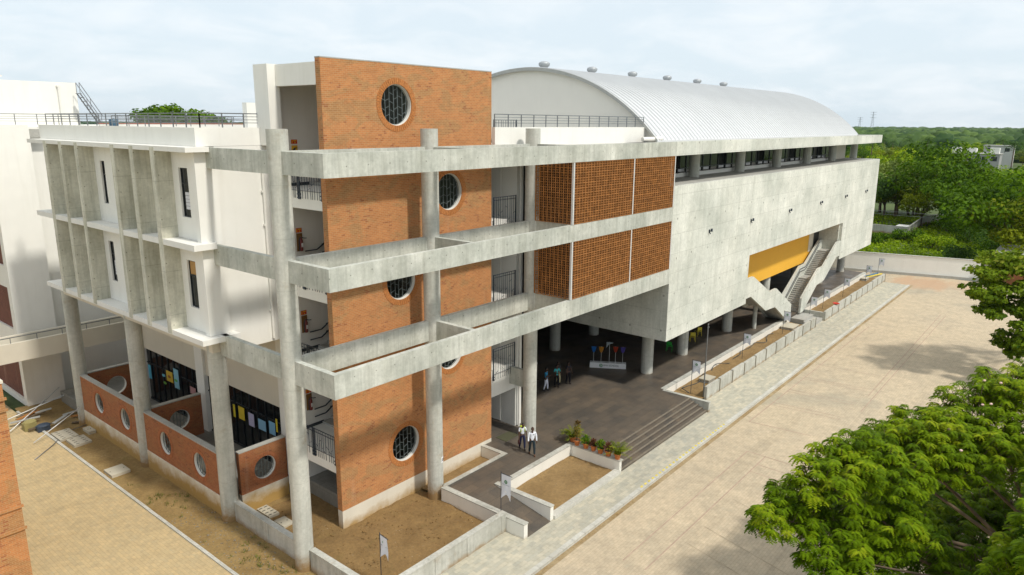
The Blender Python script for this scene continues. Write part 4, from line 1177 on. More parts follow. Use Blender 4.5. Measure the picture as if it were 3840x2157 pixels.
# ------------------------------------------------------------------ door mats, covers, small things on the ground
tag(MB().prism([(14.78,1.60),(14.74,.72),(16.0,.76),(16.05,1.55)], PZ+.002, PZ+.02, 'z').build('door_mat', M['mat']), 'dark olive door mat in front of the ground floor doorway', 'mat')
def cover(label, x0, x1, y0, y1, z, slots):
    t = thing('manhole_cover', label, 'cover', ((x0+x1)/2, (y0+y1)/2, z))
    MB().box(x0, x1, y0, y1, z-.2, z).build('slab_body', M['cover'], t)
    s_ = MB(); nx = 2; ny = max(2, int((y1-y0)/.28))
    if slots:
        for i in range(nx):
            for j in range(ny):
                cx = x0+(x1-x0)*(i+.5)/nx; cy = y0+(y1-y0)*(j+.5)/ny
                s_.box(cx-.09, cx+.09, cy-.03, cy+.03, z-.01, z+.004)
    else: s_.box(x0+.1, x0+.16, (y0+y1)/2-.03, (y0+y1)/2+.03, z-.01, z+.004).box(x1-.16,x1-.1,(y0+y1)/2-.03,(y0+y1)/2+.03,z-.01,z+.004)
    s_.build('slot', M['dark'], t)
cover('pale concrete cover set in the soil strip by the left kerb', -1.9, -.9, 15.5, 16.6, .13, False)
cover('slotted concrete cover by the left kerb near the wire fence', -1.75, -.75, 21.25, 22.6, .12, True)
cover('plain concrete cover behind the slotted one by the left kerb', -2.0, -.95, 22.8, 24.4, .10, True)
cover('small concrete block against the plinth beside the far round column', -.42, .0, 22.6, 23.6, .16, False)
cover('slotted concrete cover in the corner bed behind the tall column', 1.38, 1.95, 5.05, 6.2, .12, True)
cover('plain concrete cover in the corner bed in front of the slotted one', 1.33, 1.92, 3.66, 4.55, .12, False)
def chamber(label, x0, x1, y0, y1, z):
    t = thing('inspection_chamber', label, 'chamber', ((x0+x1)/2, (y0+y1)/2, 0))
    MB().box(x0,x1,y0,y1,-.1,z).build('masonry', M['slab'], t); MB().box(x0-.06,x1+.06,y0-.06,y1+.06,z,z+.07).build('lid', M['cover'], t)
chamber('concrete inspection chamber with pale lid beside the flagpole', 33.5, 34.6, -3.75, -3.0, .38)
chamber('concrete inspection chamber in the bed at the foot of the left stair', 52.4, 54.2, -3.7, -2.6, .33)
chamber('small concrete chamber at the far end of the soil bed', 81.4, 82.8, -3.2, -2.6, .4)
hs = MB(); pts = []
for i in range(60):
    x = 30.9+20*i/59; pts.append((x, -2.75+.22*math.sin(x*.9)-.15*math.sin(x*2.3), .25+.12*math.sin(x*1.7)))
pts = [(30.7,-3.5,.2),(30.75,-3.1,.32)]+pts
tag(hs.tube(pts, .03, 6).build('hose', M['black'], None, True), 'dark hose lying along the long soil bed', 'hose')
pp = [((83.0,-2.6),(88.3,-3.0),'blue',(0.05,0.16,0.30)),((82.6,-2.9),(88.2,-3.5),'yellow',(0.62,0.48,0.05)),((83.4,-2.8),(87.6,-2.7),'dark green',(0.03,0.10,0.07))]
for (a, b_, nm, colr) in pp:
    tag(MB().tube([(*a,.42),(*b_,.10)], .09, 8).build('loose_pipe', plain('pipe_'+nm.replace(' ','_'), colr, .5)), f'{nm} pipe lying at the far end of the soil bed', 'pipe', 'loose pipes at the far end of the bed')
rb = thing('red_basin', 'small red basin left on top of the far boundary wall', 'basin', (62.6, -4.75, 1.0))
MB().lathe(62.6,-4.75,[(.22,1.03),(.34,1.12),(.36,1.14),(.30,1.13),(.2,1.06)],16).build('bowl', M['red'], rb, True)
# construction leftovers at far left: barbed fence rails and planks
fr = thing('pipe_fence', 'pair of slanting metal pipe rails at the left below the footbridge', 'rail', (-3.5, 22, 0))
for (a, b_) in (((-3.6,26.5,.15),(.6,30.3,.95)),((-3.2,23.6,.1),(-.2,24.3,1.3)),((-4.6,26.2,.9),(-.1,27.3,1.35))):
    MB().tube([a,b_],.03,8).build('pipe', M['alu'], fr, True)
pk = thing('plank_pile', 'loose pile of timber planks and sheets under the footbridge', 'timber', (-1.5, 27.5, 0))
for i in range(11):
    x = rnd.uniform(-3.4,.2); y = rnd.uniform(25.2,29.6); a = rnd.uniform(-.5,.9); L = rnd.uniform(.9,2.0)
    MB().bar((x,y,.06+.05*i*.4),(x+L*math.cos(a),y+L*math.sin(a),.12+.05*i*.5),.24,.05).build('plank', rnd.choice([M['slab'],M['bark'],M['terracotta']]), pk)
tag(MB().box(-2.9,-2.2,26.1,26.7,-.02,.42).ball((-2.5,26.4,.45),.4,.33,.18).build('cement_bag', plain('dull_yellow_bag',(0.28,0.24,0.09),.8)), 'dull yellow sack lying among the planks under the footbridge', 'sack')
tag(MB().box(-2.4,-1.7,25.3,25.9,-.02,.25).ball((-2.0,25.6,.28),.42,.36,.14).build('tarpaulin', plain('dark_blue_tarpaulin',(0.03,0.045,0.07),.6)), 'dark blue tarpaulin heap on the ground under the footbridge', 'tarpaulin')
def wire(pts, r, label): tag(MB().tube(pts, r, 6).build('cable', M['steel'], None, True), label, 'cable')
wire([(-3.9,21.2,.02),(-2.6,22.4,.06),(-1.2,24.0,.05),(.0,24.1,.1)], .025, 'thin pale cable on the ground by the slotted cover at the left')

# ------------------------------------------------------------------ extinguishers, signs, papers, roof things
for i, z in enumerate((WL[0], WL[1], WL[2])):
    zc = z+1.45; fl_ = ['lowest', 'middle', 'upper'][i]
    t = thing('fire_extinguisher', f'red fire extinguisher hanging on its board at the {fl_} stair landing', 'extinguisher', (4.66, 5.85, zc), 'fire extinguishers on the stair landings')
    MB().box(4.50,4.83,5.872,5.895,zc-.45,zc+.45).build('backboard', plain('backboard_brown',(0.20,0.10,0.025),.7), t)
    MB().lathe(4.66,5.76,[(.08,zc-.42),(.10,zc-.38),(.10,zc+.10),(.06,zc+.2),(.03,zc+.24),(.03,zc+.30)],14).build('cylinder', M['maroon'], t, 'auto')
    MB().tube([(4.66,5.74,zc+.28),(4.80,5.70,zc+.22),(4.95,5.7,zc+.2)],.02,6).tube([(4.62,5.74,zc+.28),(4.53,5.72,zc+.1),(4.54,5.72,zc-.4)],.022,6).build('hose', M['ink'], t)
    MB().box(4.62,4.71,5.645,5.66,zc-.22,zc-.02).build('label_sticker', M['paper'], t)
    s_ = thing('fire_sign', f'small red fire sign above the extinguisher on the {fl_} landing', 'sign', (4.66, 5.89, zc+.62), 'red fire signs on the stair wall')
    MB().box(4.49,4.82,5.875,5.895,zc+.5,zc+.72).build('plate', M['red'], s_)
    MB().box(4.515,4.555,5.868,5.874,zc+.52,zc+.70).box(4.60,4.78,5.868,5.874,zc+.635,zc+.69).lathe(4.69,5.871,[(.001,zc+.53),(.045,zc+.54),(.001,zc+.6)],8).build('pictogram', M['signyellow'], s_)
z = WL[3]+2.05
s_ = thing('fire_sign', 'small red fire sign on the white wall above the tall corner column beam', 'sign', (4.7, 5.89, z), 'red fire signs on the stair wall')
MB().box(4.53,4.86,5.875,5.895,z-.02,z+.18).build('plate', M['red'], s_)
MB().box(4.555,4.595,5.868,5.874,z,z+.16).box(4.64,4.82,5.868,5.874,z+.10,z+.15).lathe(4.73,5.871,[(.001,z+.01),(.045,z+.02),(.001,z+.08)],8).build('pictogram', M['signyellow'], s_)
s_ = thing('warning_sign', 'yellow sign with a dark hand symbol under the red sign beside the brick tower', 'sign', (4.7, 5.89, z-.3))
MB().box(4.54,4.86,5.875,5.895,z-.42,z-.10).build('plate', M['signyellow'], s_)
MB().tube([(4.6,5.87,z-.32),(4.68,5.87,z-.24),(4.80,5.87,z-.22)],.03,6).ball((4.66,5.87,z-.30),.07,.01,.05).build('pictogram', M['ink'], s_)
cn_ = thing('column_notice', 'small white notice with dark letters on the round column in front of the brick wall', 'notice', (8.5,-.12,2.2))
th0 = math.atan2(-.88,.48)
nb_ = MB()
for i in range(7):
    a0 = th0-.42+.84*i/6; nb_.v += [(XB+.428*math.cos(a0), YC+.428*math.sin(a0), 2.02),(XB+.428*math.cos(a0), YC+.428*math.sin(a0), 2.36)]
for i in range(6): nb_.f.append((2*i,2*i+2,2*i+3,2*i+1))
nb_.build('sheet', M['paper'], cn_)
for i, dy in enumerate((-.05,.03)):
    lm = MB()
    for k_ in range(6):
        a0 = th0-.30+.10*k_
        lm.bar((XB+.431*math.cos(a0), YC+.431*math.sin(a0), 2.19+dy),(XB+.431*math.cos(a0+.07), YC+.431*math.sin(a0+.07), 2.19+dy+.012*(k_%2)),.006,.045)
    lm.build('lettering', M['ink'], cn_)
papers = [('narrow yellow paper sheet behind the near round column',12.45,12.66,2.54,3.32,(0.62,0.50,0.03)),('broad yellow paper sheet right of the near round column',11.44,12.07,2.60,3.37,(0.62,0.46,0.03)),
 ('lavender paper sheet next to the broad yellow sheet',10.44,11.02,2.47,3.26,(0.42,0.40,0.55)),('pale blue paper sheet in the middle of the row',9.25,10.0,2.55,3.17,(0.22,0.42,0.58)),
 ('pale blue paper sheet beside a yellow strip',8.31,8.90,2.59,3.34,(0.20,0.42,0.60)),('narrow yellow strip at the right end of the paper row',8.05,8.21,2.88,3.65,(0.62,0.48,0.03)),
 ('tall yellow paper cut-out between the middle and near round columns',20.07,20.93,2.79,3.51,(0.60,0.40,0.04)),('tall pale blue paper cut-out beside the yellow cut-out',19.24,19.88,2.55,3.88,(0.22,0.45,0.55)),
 ('dull pink paper sheet left of the white post',17.10,17.8,2.70,3.16,(0.42,0.22,0.22)),('blue paper strip behind the middle round column',23.2,23.6,2.33,3.3,(0.10,0.40,0.55))]
for lb, y0, y1, z0, z1, colr in papers:
    o = MB().box(4.02, 4.04, y0, y1, z0, z1).build('paper_sheet', plain('paper', colr, .8, 0, .04)); o.name = 'paper_sheet'
    tag(o, lb+' on the dark glazing', 'paper', 'coloured papers on the classroom glazing')
for (yy, zz, colr, nm) in ((21.2,2.55,(0.15,0.35,0.05),'green'),(21.3,3.05,(0.15,0.45,0.55),'pale blue'),(19.6,3.1,(0.10,0.35,0.10),'bright green'),(20.5,3.15,(0.30,0.10,0.03),'rust')):
    tag(MB().ball((4.0,yy,zz),.012,.22,.10).build('paper_leaf', plain('paper_leaf_'+nm.replace(' ','_'), colr, .8)), f'{nm} oval paper leaf stuck on the dark glazing', 'paper')
ld = thing('roof_ladder', 'steep grey metal ladder stair leaning on the white roof block', 'ladder', (5.6, 32.0, 19))
a0, a1 = Vector((4.95,31.9,21.3)), Vector((6.25,31.9,19.05))
for dy in (0, .6):
    MB().bar(a0+Vector((0,dy,0)), a1+Vector((0,dy,0)), .07).build('stringer', M['steel'], ld); MB().bar(a0+Vector((0,dy,.75)), a1+Vector((0,dy,.75)), .04).build('handrail', M['steel'], ld)
tr = MB()
for i in range(9):
    c = a0.lerp(a1, i/8.5); tr.box(c.x-.09,c.x+.09,c.y,c.y+.6,c.z-.02,c.z+.02)
    if i % 4 == 0: tr.bar(c, c+Vector((0,0,.75)), .03); tr.bar(c+Vector((0,.6,0)), c+Vector((0,.6,.75)), .03)
tr.build('tread', M['steel'], ld)
tag(MB().lathe(6.2,30.0,[(.0,19.0),(.28,19.0),(.3,19.2),(.3,19.5),(.26,19.56),(.05,19.6)],16).build('blue_drum', plain('drum_blue',(0.04,0.10,0.16),.4), None, 'auto'), 'dark blue drum standing on the far terrace behind the railing', 'drum')

# ------------------------------------------------------------------ chairs in the undercroft
def chair(label, x, y, rz, colr, nm, grp):
    t = thing('plastic_chair', label, 'chair', (x, y, PZ), grp); mt_ = plain('chair_'+nm, colr, .4)
    c_, s_ = math.cos(rz), math.sin(rz)
    def Wd(a, b_, z): return (x+a*c_-b_*s_, y+a*s_+b_*c_, PZ+z)
    def bx(name, a0, a1, b0, b1, z0, z1):
        m_ = MB(); m_.v = [Wd(a,b_,z) for z in (z0,z1) for (a,b_) in ((a0,b0),(a1,b0),(a1,b1),(a0,b1))]
        m_.f = [(0,3,2,1),(4,5,6,7)]+[(i,(i+1)%4,4+(i+1)%4,4+i) for i in range(4)]; m_.build(name, mt_, t)
    bx('seat', -.22,.22,-.22,.22,.42,.46); bx('backrest', -.22,.22,.19,.23,.55,.86)
    for a in (-.2,.2):
        for b_ in (-.2,.2):
            MB().bar(Wd(a*1.15,b_*1.15,0), Wd(a,b_,.43), .035).build('leg', mt_, t)
        MB().bar(Wd(a,.21,.44), Wd(a,.215,.86), .04).build('back_post', mt_, t)
chair('yellow plastic chair standing in the shade nearest the ground column', 41.2, 1.35, 2.2, (0.62,0.50,0.04), 'yellow', 'yellow chairs in the undercroft')
chair('yellow plastic chair standing further right in the shade, half hidden by the flagpole', 43.1, 1.7, 2.6, (0.62,0.50,0.04), 'yellow', 'yellow chairs in the undercroft')
chair('bright green chair in the dark left of the ground column', 37.4, 1.6, 1.8, (0.03,0.42,0.05), 'green', None)

# ------------------------------------------------------------------ potted plants
def leafquad(mb, c, dirn, L, w, rnd, tint, droop=.25):
    d_ = Vector(dirn).normalized(); side = d_.cross(Vector((rnd.uniform(-.3,.3),rnd.uniform(-.3,.3),1))).normalized()*w/2
    c = Vector(c); mid = c+d_*L*.5; tip = c+d_*L+Vector((0,0,-droop*L)); n = len(mb.v)
    mb.v += [tuple(c), tuple(mid+side), tuple(tip), tuple(mid-side)]; mb.f.append((n,n+1,n+2,n+3)); mb.t.append(tint)
FG = {'palm': foliage('palm_leaf', (0.05,0.10,0.012), (0.32,0.34,0.03), .3), 'croton': foliage('croton_leaf', (0.10,0.05,0.02), (0.26,0.22,0.04), .25), 'bush': foliage('bush_leaf', (0.03,0.13,0.012), (0.30,0.40,0.04), .3), 'red': foliage('red_leaf', (0.09,0.03,0.025), (0.28,0.14,0.08), .25)}
def potplant(label, x, y, kind, h, potz):
    t = thing('potted_plant', label, 'potted plant', (x, y, PZ+.02), 'potted plants in a row beside the planter')
    z0 = potz+.003; rr = .19 if h > .7 else .17
    MB().lathe(x,y,[(rr*.68,z0),(rr*.95,z0+.28),(rr*1.12,z0+.28),(rr*1.12,z0+.34),(rr*.95,z0+.34),(rr*.9,z0+.29)],18).build('pot', M['pot'], t, 'auto')
    MB().lathe(x,y,[(rr*.93,z0+.27),(rr*.93,z0+.30),(.01,z0+.31)],14).build('potting_soil', M['bark'], t)
    mb = MB(); r_ = random.Random(int(abs(x*100+y*1000)) % 997)
    zb = z0+.31
    if kind == 'palm':
        for i in range(40):
            th = r_.uniform(0,6.283); el = r_.uniform(.4,1.35); L = h*r_.uniform(.75,1.05)
            hd = Vector((math.cos(th),math.sin(th),0)); tn = r_.uniform(.2,1)
            p = Vector((x,y,zb)); prev = p
            for k_ in range(1,9):
                u = k_/8; q = Vector((x,y,zb))+hd*(L*.72*u*math.cos(el)+L*.18*u*u)+Vector((0,0,L*(math.sin(el)*u-.42*u*u)))
                sd = hd.cross(Vector((0,0,1)))
                for sg_ in (-1,1):
                    for _ in range(2):
                        leafquad(mb, prev.lerp(q,r_.random()), sd*sg_+hd*.7+Vector((0,0,.25)), .2*(1.15-.5*u), .035, r_, tn*r_.uniform(.7,1), .35)
                prev = q
    elif kind == 'croton':
        for i in range(170):
            zz = r_.uniform(.12,1)**.8*h; th = r_.uniform(0,6.283); rr_ = .03+.1*r_.random()
            top = zz > h*.88
            leafquad(mb, (x+rr_*.4*math.cos(th),y+rr_*.4*math.sin(th),zb+zz*.86), (math.cos(th),math.sin(th),.9 if top else .35), .24, .07, r_, r_.uniform(0,.3) if top else r_.uniform(.3,1), .3)
        mb2 = MB().tube([(x,y,zb),(x+.02,y,zb+h*.8)],[.02,.012],6); mb2.build('stem', M['bark'], t)
    else:
        for i in range(200):
            th = r_.uniform(0,6.283); el = r_.uniform(.1,1.5); L = r_.uniform(.2,1)*h*.6
            leafquad(mb, (x+L*.55*math.cos(th)*math.cos(el),y+L*.55*math.sin(th)*math.cos(el),zb+L*math.sin(el)), (math.cos(th)*math.cos(el),math.sin(th)*math.cos(el),math.sin(el)+.2), .19, .09, r_, r_.uniform(0,1), .3)
    mb.build('foliage', FG[kind], t)
potplant('leftmost potted plant of the row, a broad yellow green palm', 17.42, -2.28, 'palm', 1.15, PZ)
potplant('tallest potted plant, a croton with reddish tip beside the left palm', 17.12, -2.82, 'croton', 1.35, .745)
potplant('small bushy green potted plant right of the tall croton', 17.12, -3.46, 'bush', .78, .745)
potplant('smallest reddish potted plant between the two green bushes', 17.12, -3.99, 'red', .62, .745)
potplant('bushy bright green potted plant in the middle of the right half of the row', 17.12, -4.47, 'bush', .78, .745)
potplant('thin reddish potted plant left of the last big palm', 17.12, -5.01, 'red', .8, .745)
potplant('rightmost potted plant of the row, a wide yellow green palm', 17.12, -5.62, 'palm', 1.2, .745)

# ------------------------------------------------------------------ people
def skin_mesh(chains, name='skin'):
    """chains: list of (list of (point, radius)); chains that start on an existing point share it; one smooth surface"""
    vs, rs, es = [], [], []
    idx = {}
    def vid(p, r_):
        k_ = tuple(round(c, 4) for c in p)
        if k_ not in idx:
            idx[k_] = len(vs); vs.append(tuple(p)); rs.append(r_)
        return idx[k_]
    for ch in chains:
        prev = None
        for p, r_ in ch:
            i = vid(p, r_)
            if prev is not None: es.append((prev, i))
            prev = i
    me = bpy.data.meshes.new(name); me.from_pydata(vs, es, [])
    o = bpy.data.objects.new(name, me); COL.objects.link(o)
    sk = o.modifiers.new('skin', 'SKIN'); sk.use_smooth_shade = True
    for i, v in enumerate(me.skin_vertices[0].data):
        r_ = rs[i]; v.radius = (r_, r_) if isinstance(r_, (int, float)) else r_
        v.use_root = (i == 0)
    sb = o.modifiers.new('sub', 'SUBSURF'); sb.levels = 2; sb.render_levels = 2
    dg = bpy.context.evaluated_depsgraph_get()
    out_ = bpy.data.meshes.new_from_object(o.evaluated_get(dg))
    v = [tuple(x.co) for x in out_.vertices]; fc = [tuple(p.vertices) for p in out_.polygons]
    bpy.data.objects.remove(o); bpy.data.meshes.remove(me); bpy.data.meshes.remove(out_)
    return v, fc

SKIN = plain('dark_skin', (0.085, 0.040, 0.022), .55, 0, .1)
SHOE = plain('dark_shoe', (0.025, 0.02, 0.02), .5, 0, .1)
def person(label, x, y, z, heading, H, shirt, trousers, hair=(0.012,0.010,0.010), stride=.18, arms=((.25,.1),(.25,.1)), bow=0.0, untucked=False, long_sleeve=False, shoe=None, held=None):
    """standing or walking figure, facing +Y before it is turned; arms: (forward swing, elbow bend) left and right"""
    t = thing('person', label, 'person', (x, y, z))
    c_, s_ = math.cos(heading), math.sin(heading); k = H/1.75
    def T(p): return (x+k*(p[0]*c_-p[1]*s_), y+k*(p[0]*s_+p[1]*c_), z+k*p[2])
    def put(name, parts, mat):
        mb = MB()
        for v, fc in parts:
            n = len(mb.v); mb.v += [T(p) for p in v]; mb.f += [tuple(n+i for i in q) for q in fc]
        return mb.build(name, mat, t, True)
    hip = {}; foot = {}
    for sd, sg in ((-1, 1), (1, -1)):
        a = sg*stride; hip[sd] = (sd*.095, 0, .90)
        kn = (sd*.105, a*.55+.035, .485+(.0 if a > 0 else .01)); an = (sd*.10, a*1.0+(-.04 if a < 0 else 0), .085)
        foot[sd] = (kn, an)
    by = bow
    neck = (0, .00+by*.35, 1.455); chest = (0, .0+by*.15, 1.27); waist = (0, .0, 1.08); pel = (0, 0, .93)
    headc = (0, .03+by*.75, 1.63-by*.08)
    sh = {sd: (sd*.185, by*.22-.005, 1.40) for sd in (-1, 1)}
    arm = {}
    for i, sd in enumerate((-1, 1)):
        fw, bend = arms[i]
        el = (sd*.235, sh[sd][1]+fw*.28, 1.40-.285*math.cos(fw)); a2 = fw+bend
        wr = (sd*.245, el[1]+math.sin(a2)*.255, el[2]-math.cos(a2)*.255)
        if bend > 1.0: wr = (sd*.10, el[1]+math.sin(a2)*.22, el[2]-math.cos(a2)*.22)
        arm[sd] = (el, wr)
    body = [[(pel,.125),(waist,(.125,.10)),(chest,(.145,.105)),(neck,.058),((headc[0],headc[1]-.02,headc[2]-.10),.055)]]
    for sd in (-1, 1):
        kn, an = foot[sd]; el, wr = arm[sd]
        body.append([(pel,.125),(hip[sd],.088),(kn,.056),(an,.038)])
        body.append([(chest,(.145,.105)),(sh[sd],.056),(el,.041),(wr,.028)])
    parts = [skin_mesh(body)]
    # head with face
    hd = MB(); hd.ball(headc, .078, .098, .118, 16, 12)
    v2 = []
    for p in hd.v:
        px, py, pz = p[0]-headc[0], p[1]-headc[1], p[2]-headc[2]
        if pz < 0: px *= 1+pz*1.9; py *= 1+pz*.6
        v2.append((px+headc[0], py+headc[1], pz+headc[2]))
    hd.v = v2
    hd.ball((headc[0], headc[1]+.099, headc[2]-.02), .016, .022, .026, 8, 6)
    for sd in (-1, 1): hd.ball((headc[0]+sd*.079, headc[1]-.005, headc[2]-.005), .012, .02, .032, 8, 6)
    hd.ball((headc[0], headc[1]+.084, headc[2]-.062), .026, .010, .009, 8, 6)
    parts.append((hd.v, hd.f))
    # hands: palm, four fingers of their own length, thumb from the side
    for sd in (-1, 1):
        el, wr = arm[sd]; dv = (Vector(wr)-Vector(el)).normalized(); fw_ = Vector((0,1,0)); fw_ = (fw_-dv*fw_.dot(dv)).normalized(); inn = dv.cross(fw_)*(1 if sd < 0 else -1)
        w_ = Vector(wr); hb = MB()
        hb.tube([w_-dv*.02, w_+dv*.03, w_+dv*.085], [.024,.034,.030], 8)
        for q, (off, L) in enumerate(((-.026,.060),(-.009,.076),(.009,.080),(.026,.070))):
            b0 = w_+dv*.078+fw_*off; b1 = b0+dv*L*.5+inn*.006; b2 = b0+dv*L*.95+inn*.028
            hb.tube([b0,b1,b2],[.0095,.0088,.0065],6)
        b0 = w_+dv*.025+fw_*.026; hb.tube([b0,b0+fw_*.028+dv*.026,b0+fw_*.034+dv*.06+inn*.01],[.012,.0105,.008],6)
        parts.append((hb.v, hb.f))
    bd = put('body', parts, SKIN)
    ey = MB()
    for sd in (-1, 1): ey.ball((headc[0]+sd*.031, headc[1]+.087, headc[2]+.012), .014, .008, .009, 8, 6)
    put('eyes', [(ey.v, ey.f)], plain('eye', (.5,.48,.45), .3)) if False else put('eyes', [(ey.v, ey.f)], M['ink'])
    hr = MB(); hr.ball((headc[0], headc[1]-.014, headc[2]+.022), .088, .103, .113, 16, 12)
    keep = [q for q in hr.f if sum(hr.v[i][2] for i in q)/len(q) > headc[2]+.015 or sum(hr.v[i][1] for i in q)/len(q) < headc[1]-.02 and sum(hr.v[i][2] for i in q)/len(q) > headc[2]-.06]
    hr.f = [q for q in keep if not (sum(hr.v[i][1] for i in q)/len(q) > headc[1]+.045 and sum(hr.v[i][2] for i in q)/len(q) < headc[2]+.065)]
    put('hair', [(hr.v, hr.f)], plain('hair', hair, .6))
    # clothes: a second skin a little outside the body, cut at collar, cuffs, waist and hems
    top = [[((0,0,.84 if untucked else .97),(.150,.118)),(waist,(.142,.112)),(chest,(.158,.118)),((0,by*.33,1.44),.068)]]
    for sd in (-1, 1):
        el, wr = arm[sd]; e = Vector(sh[sd]).lerp(Vector(el), .8)
        ch = [(chest,(.158,.118)),(sh[sd],.070)]
        if long_sleeve: ch += [(el,.054),(tuple(Vector(el).lerp(Vector(wr),.93)),.042)]
        else: ch += [(tuple(e),.060)]
        top.append(ch)
    put('shirt', [skin_mesh(top)], cloth('shirt_cloth', shirt))
    bot = [[((0,0,1.01),(.128,.105)),(pel,(.142,.115))]]
    for sd in (-1, 1):
        kn, an = foot[sd]
        bot.append([(pel,(.142,.115)),(hip[sd],.104),(kn,.074),((an[0],an[1],.10),.058)])
    put('trousers', [skin_mesh(bot)], cloth('trouser_cloth', trousers))
    sm = MB()
    for sd in (-1, 1):
        kn, an = foot[sd]; sm.ball((an[0], an[1]+.055, .042), .046, .135, .044, 12, 8); sm.ball((an[0], an[1], .07), .044, .055, .05, 10, 7)
    put('shoes', [(sm.v, sm.f)], shoe or SHOE)
    return t, T, arm, k
face = lambda dx, dy: math.atan2(dy, dx)-math.pi/2
t1, T1, a1, k1 = person('student in white shirt and dark trousers with bright backpack looking down', 14.62, -.62, PZ, face(-.55,-.84), 1.70, (0.66,0.69,0.75), (0.018,0.020,0.055), stride=.17, arms=((.05,.15),(.12,.2)), bow=.13)
bp = thing('backpack', 'yellow green and navy backpack worn by the student in the white shirt', 'backpack', T1((0,-.2,1.2)))
mb = MB(); mb.ball((0,-.24,1.22), .165, .10, .235, 14, 10); mb.v = [T1(p) for p in mb.v]; mb.build('bag_body', plain('bag_navy',(0.02,0.06,0.13),.7), bp, True)
mb = MB(); mb.ball((0,-.27,1.10), .15, .095, .13, 14, 10); mb.ball((0,-.20,1.40),.12,.06,.06,12,8); mb.v = [T1(p) for p in mb.v]; mb.build('pocket', plain('bag_lime',(0.50,0.58,0.03),.7), bp, True)
mb = MB()
for sd in (-1,1): mb.tube([(sd*.11,-.16,1.40),(sd*.115,.0,1.475),(sd*.115,.125,1.36),(sd*.13,.125,1.18),(sd*.15,-.12,1.10)], .022, 8)
mb.v = [T1(p) for p in mb.v]; mb.build('strap', plain('strap_lime',(0.50,0.58,0.03),.7), bp, True)
wr = a1[-1][1] if False else a1[1][1]
hb = thing('hand_bag', 'dark maroon bag hanging from the hand of the student', 'bag', T1((wr[0],wr[1],wr[2]-.3)))
mb = MB(); mb.ball((wr[0]+.02,wr[1]+.02,wr[2]-.32), .06, .13, .17, 12, 8); mb.tube([(wr[0],wr[1]-.06,wr[2]-.18),(wr[0],wr[1],wr[2]-.07),(wr[0],wr[1]+.08,wr[2]-.18)],.012,6); mb.v = [T1(p) for p in mb.v]; mb.build('bag_body', plain('bag_maroon',(0.055,0.012,0.014),.6), hb, True)
t2, T2, a2, k2 = person('man in an untucked white shirt and dark trousers walking beside the student', 14.40, -1.52, PZ, face(-.62,-.78), 1.76, (0.74,0.77,0.82), (0.02,0.032,0.04), hair=(0.05,0.022,0.012), stride=.2, arms=((.12,.15),(.1,.25)), bow=.10, untucked=True, long_sleeve=True, shoe=plain('brown_sandal',(0.12,0.05,0.025),.5))
mb = MB().box(-.09,-.02,.128,.136,1.30,1.32); mb.v = [T2(p) for p in mb.v]; mb.build('pocket_pen', M['ink'], t2)
person('person in a blue shirt and white trousers standing in the dark entrance', 23.1, 4.0, PZ, face(.35,-.94), 1.74, (0.05,0.28,0.50), (0.66,0.68,0.76), stride=.1, arms=((.1,.3),(.6,1.3)), untucked=True)
person('person in a teal shirt and black trousers with folded arms in the dark entrance', 24.2, 3.85, PZ, face(-.5,-.86), 1.72, (0.06,0.40,0.42), (0.012,0.012,0.016), stride=.07, arms=((.45,1.35),(.45,1.35)), untucked=True)
person('person with pale cream trousers half hidden behind the teal shirt', 24.85, 4.2, PZ, face(-.6,-.8), 1.68, (0.05,0.05,0.06), (0.55,0.48,0.28), stride=.14, arms=((.1,.2),(.2,.3)))
person('person in a white shirt partly hidden behind the entrance column', 24.3, 5.9, PZ, face(.2,-.97), 1.74, (0.60,0.61,0.62), (0.02,0.02,0.025), stride=.08, arms=((.1,.2),(.1,.3)), untucked=True)
person('person in dark clothes barely visible at the edge of the shade', 25.3, 3.6, PZ, face(-.3,-.95), 1.72, (0.02,0.02,0.03), (0.015,0.015,0.02), stride=.08)

# ------------------------------------------------------------------ trees
def leaf_cloud(mb, c, rx, ry, rz, n, L, w, r_, t0, t1, shell=.55, up=.5):
    cx, cy, cz = c
    for _ in range(n):
        th = r_.uniform(0, 6.2832); u = r_.uniform(-1, 1); rr = shell+(1-shell)*r_.random()**.5; q = math.sqrt(1-u*u)
        dx, dy, dz = q*math.cos(th), q*math.sin(th), u
        p = (cx+dx*rx*rr, cy+dy*ry*rr, cz+dz*rz*rr)
        nx, ny, nz = dx+r_.uniform(-.9,.9), dy+r_.uniform(-.9,.9), dz+up+r_.uniform(-.7,.7)
        nn = Vector((nx,ny,nz)).normalized(); a = nn.cross(Vector((r_.uniform(-1,1),r_.uniform(-1,1),r_.uniform(-1,1))))
        if a.length < .05: continue
        a.normalize(); b_ = nn.cross(a); k_ = r_.uniform(.6,1.25); a *= L*k_/2; b_ *= w*k_/2; P = Vector(p); m_ = len(mb.v)
        mb.v += [tuple(P-a), tuple(P+b_), tuple(P+a), tuple(P-b_)]; mb.f.append((m_,m_+1,m_+2,m_+3)); mb.t.append(min(1,max(0,r_.uniform(t0,t1))))
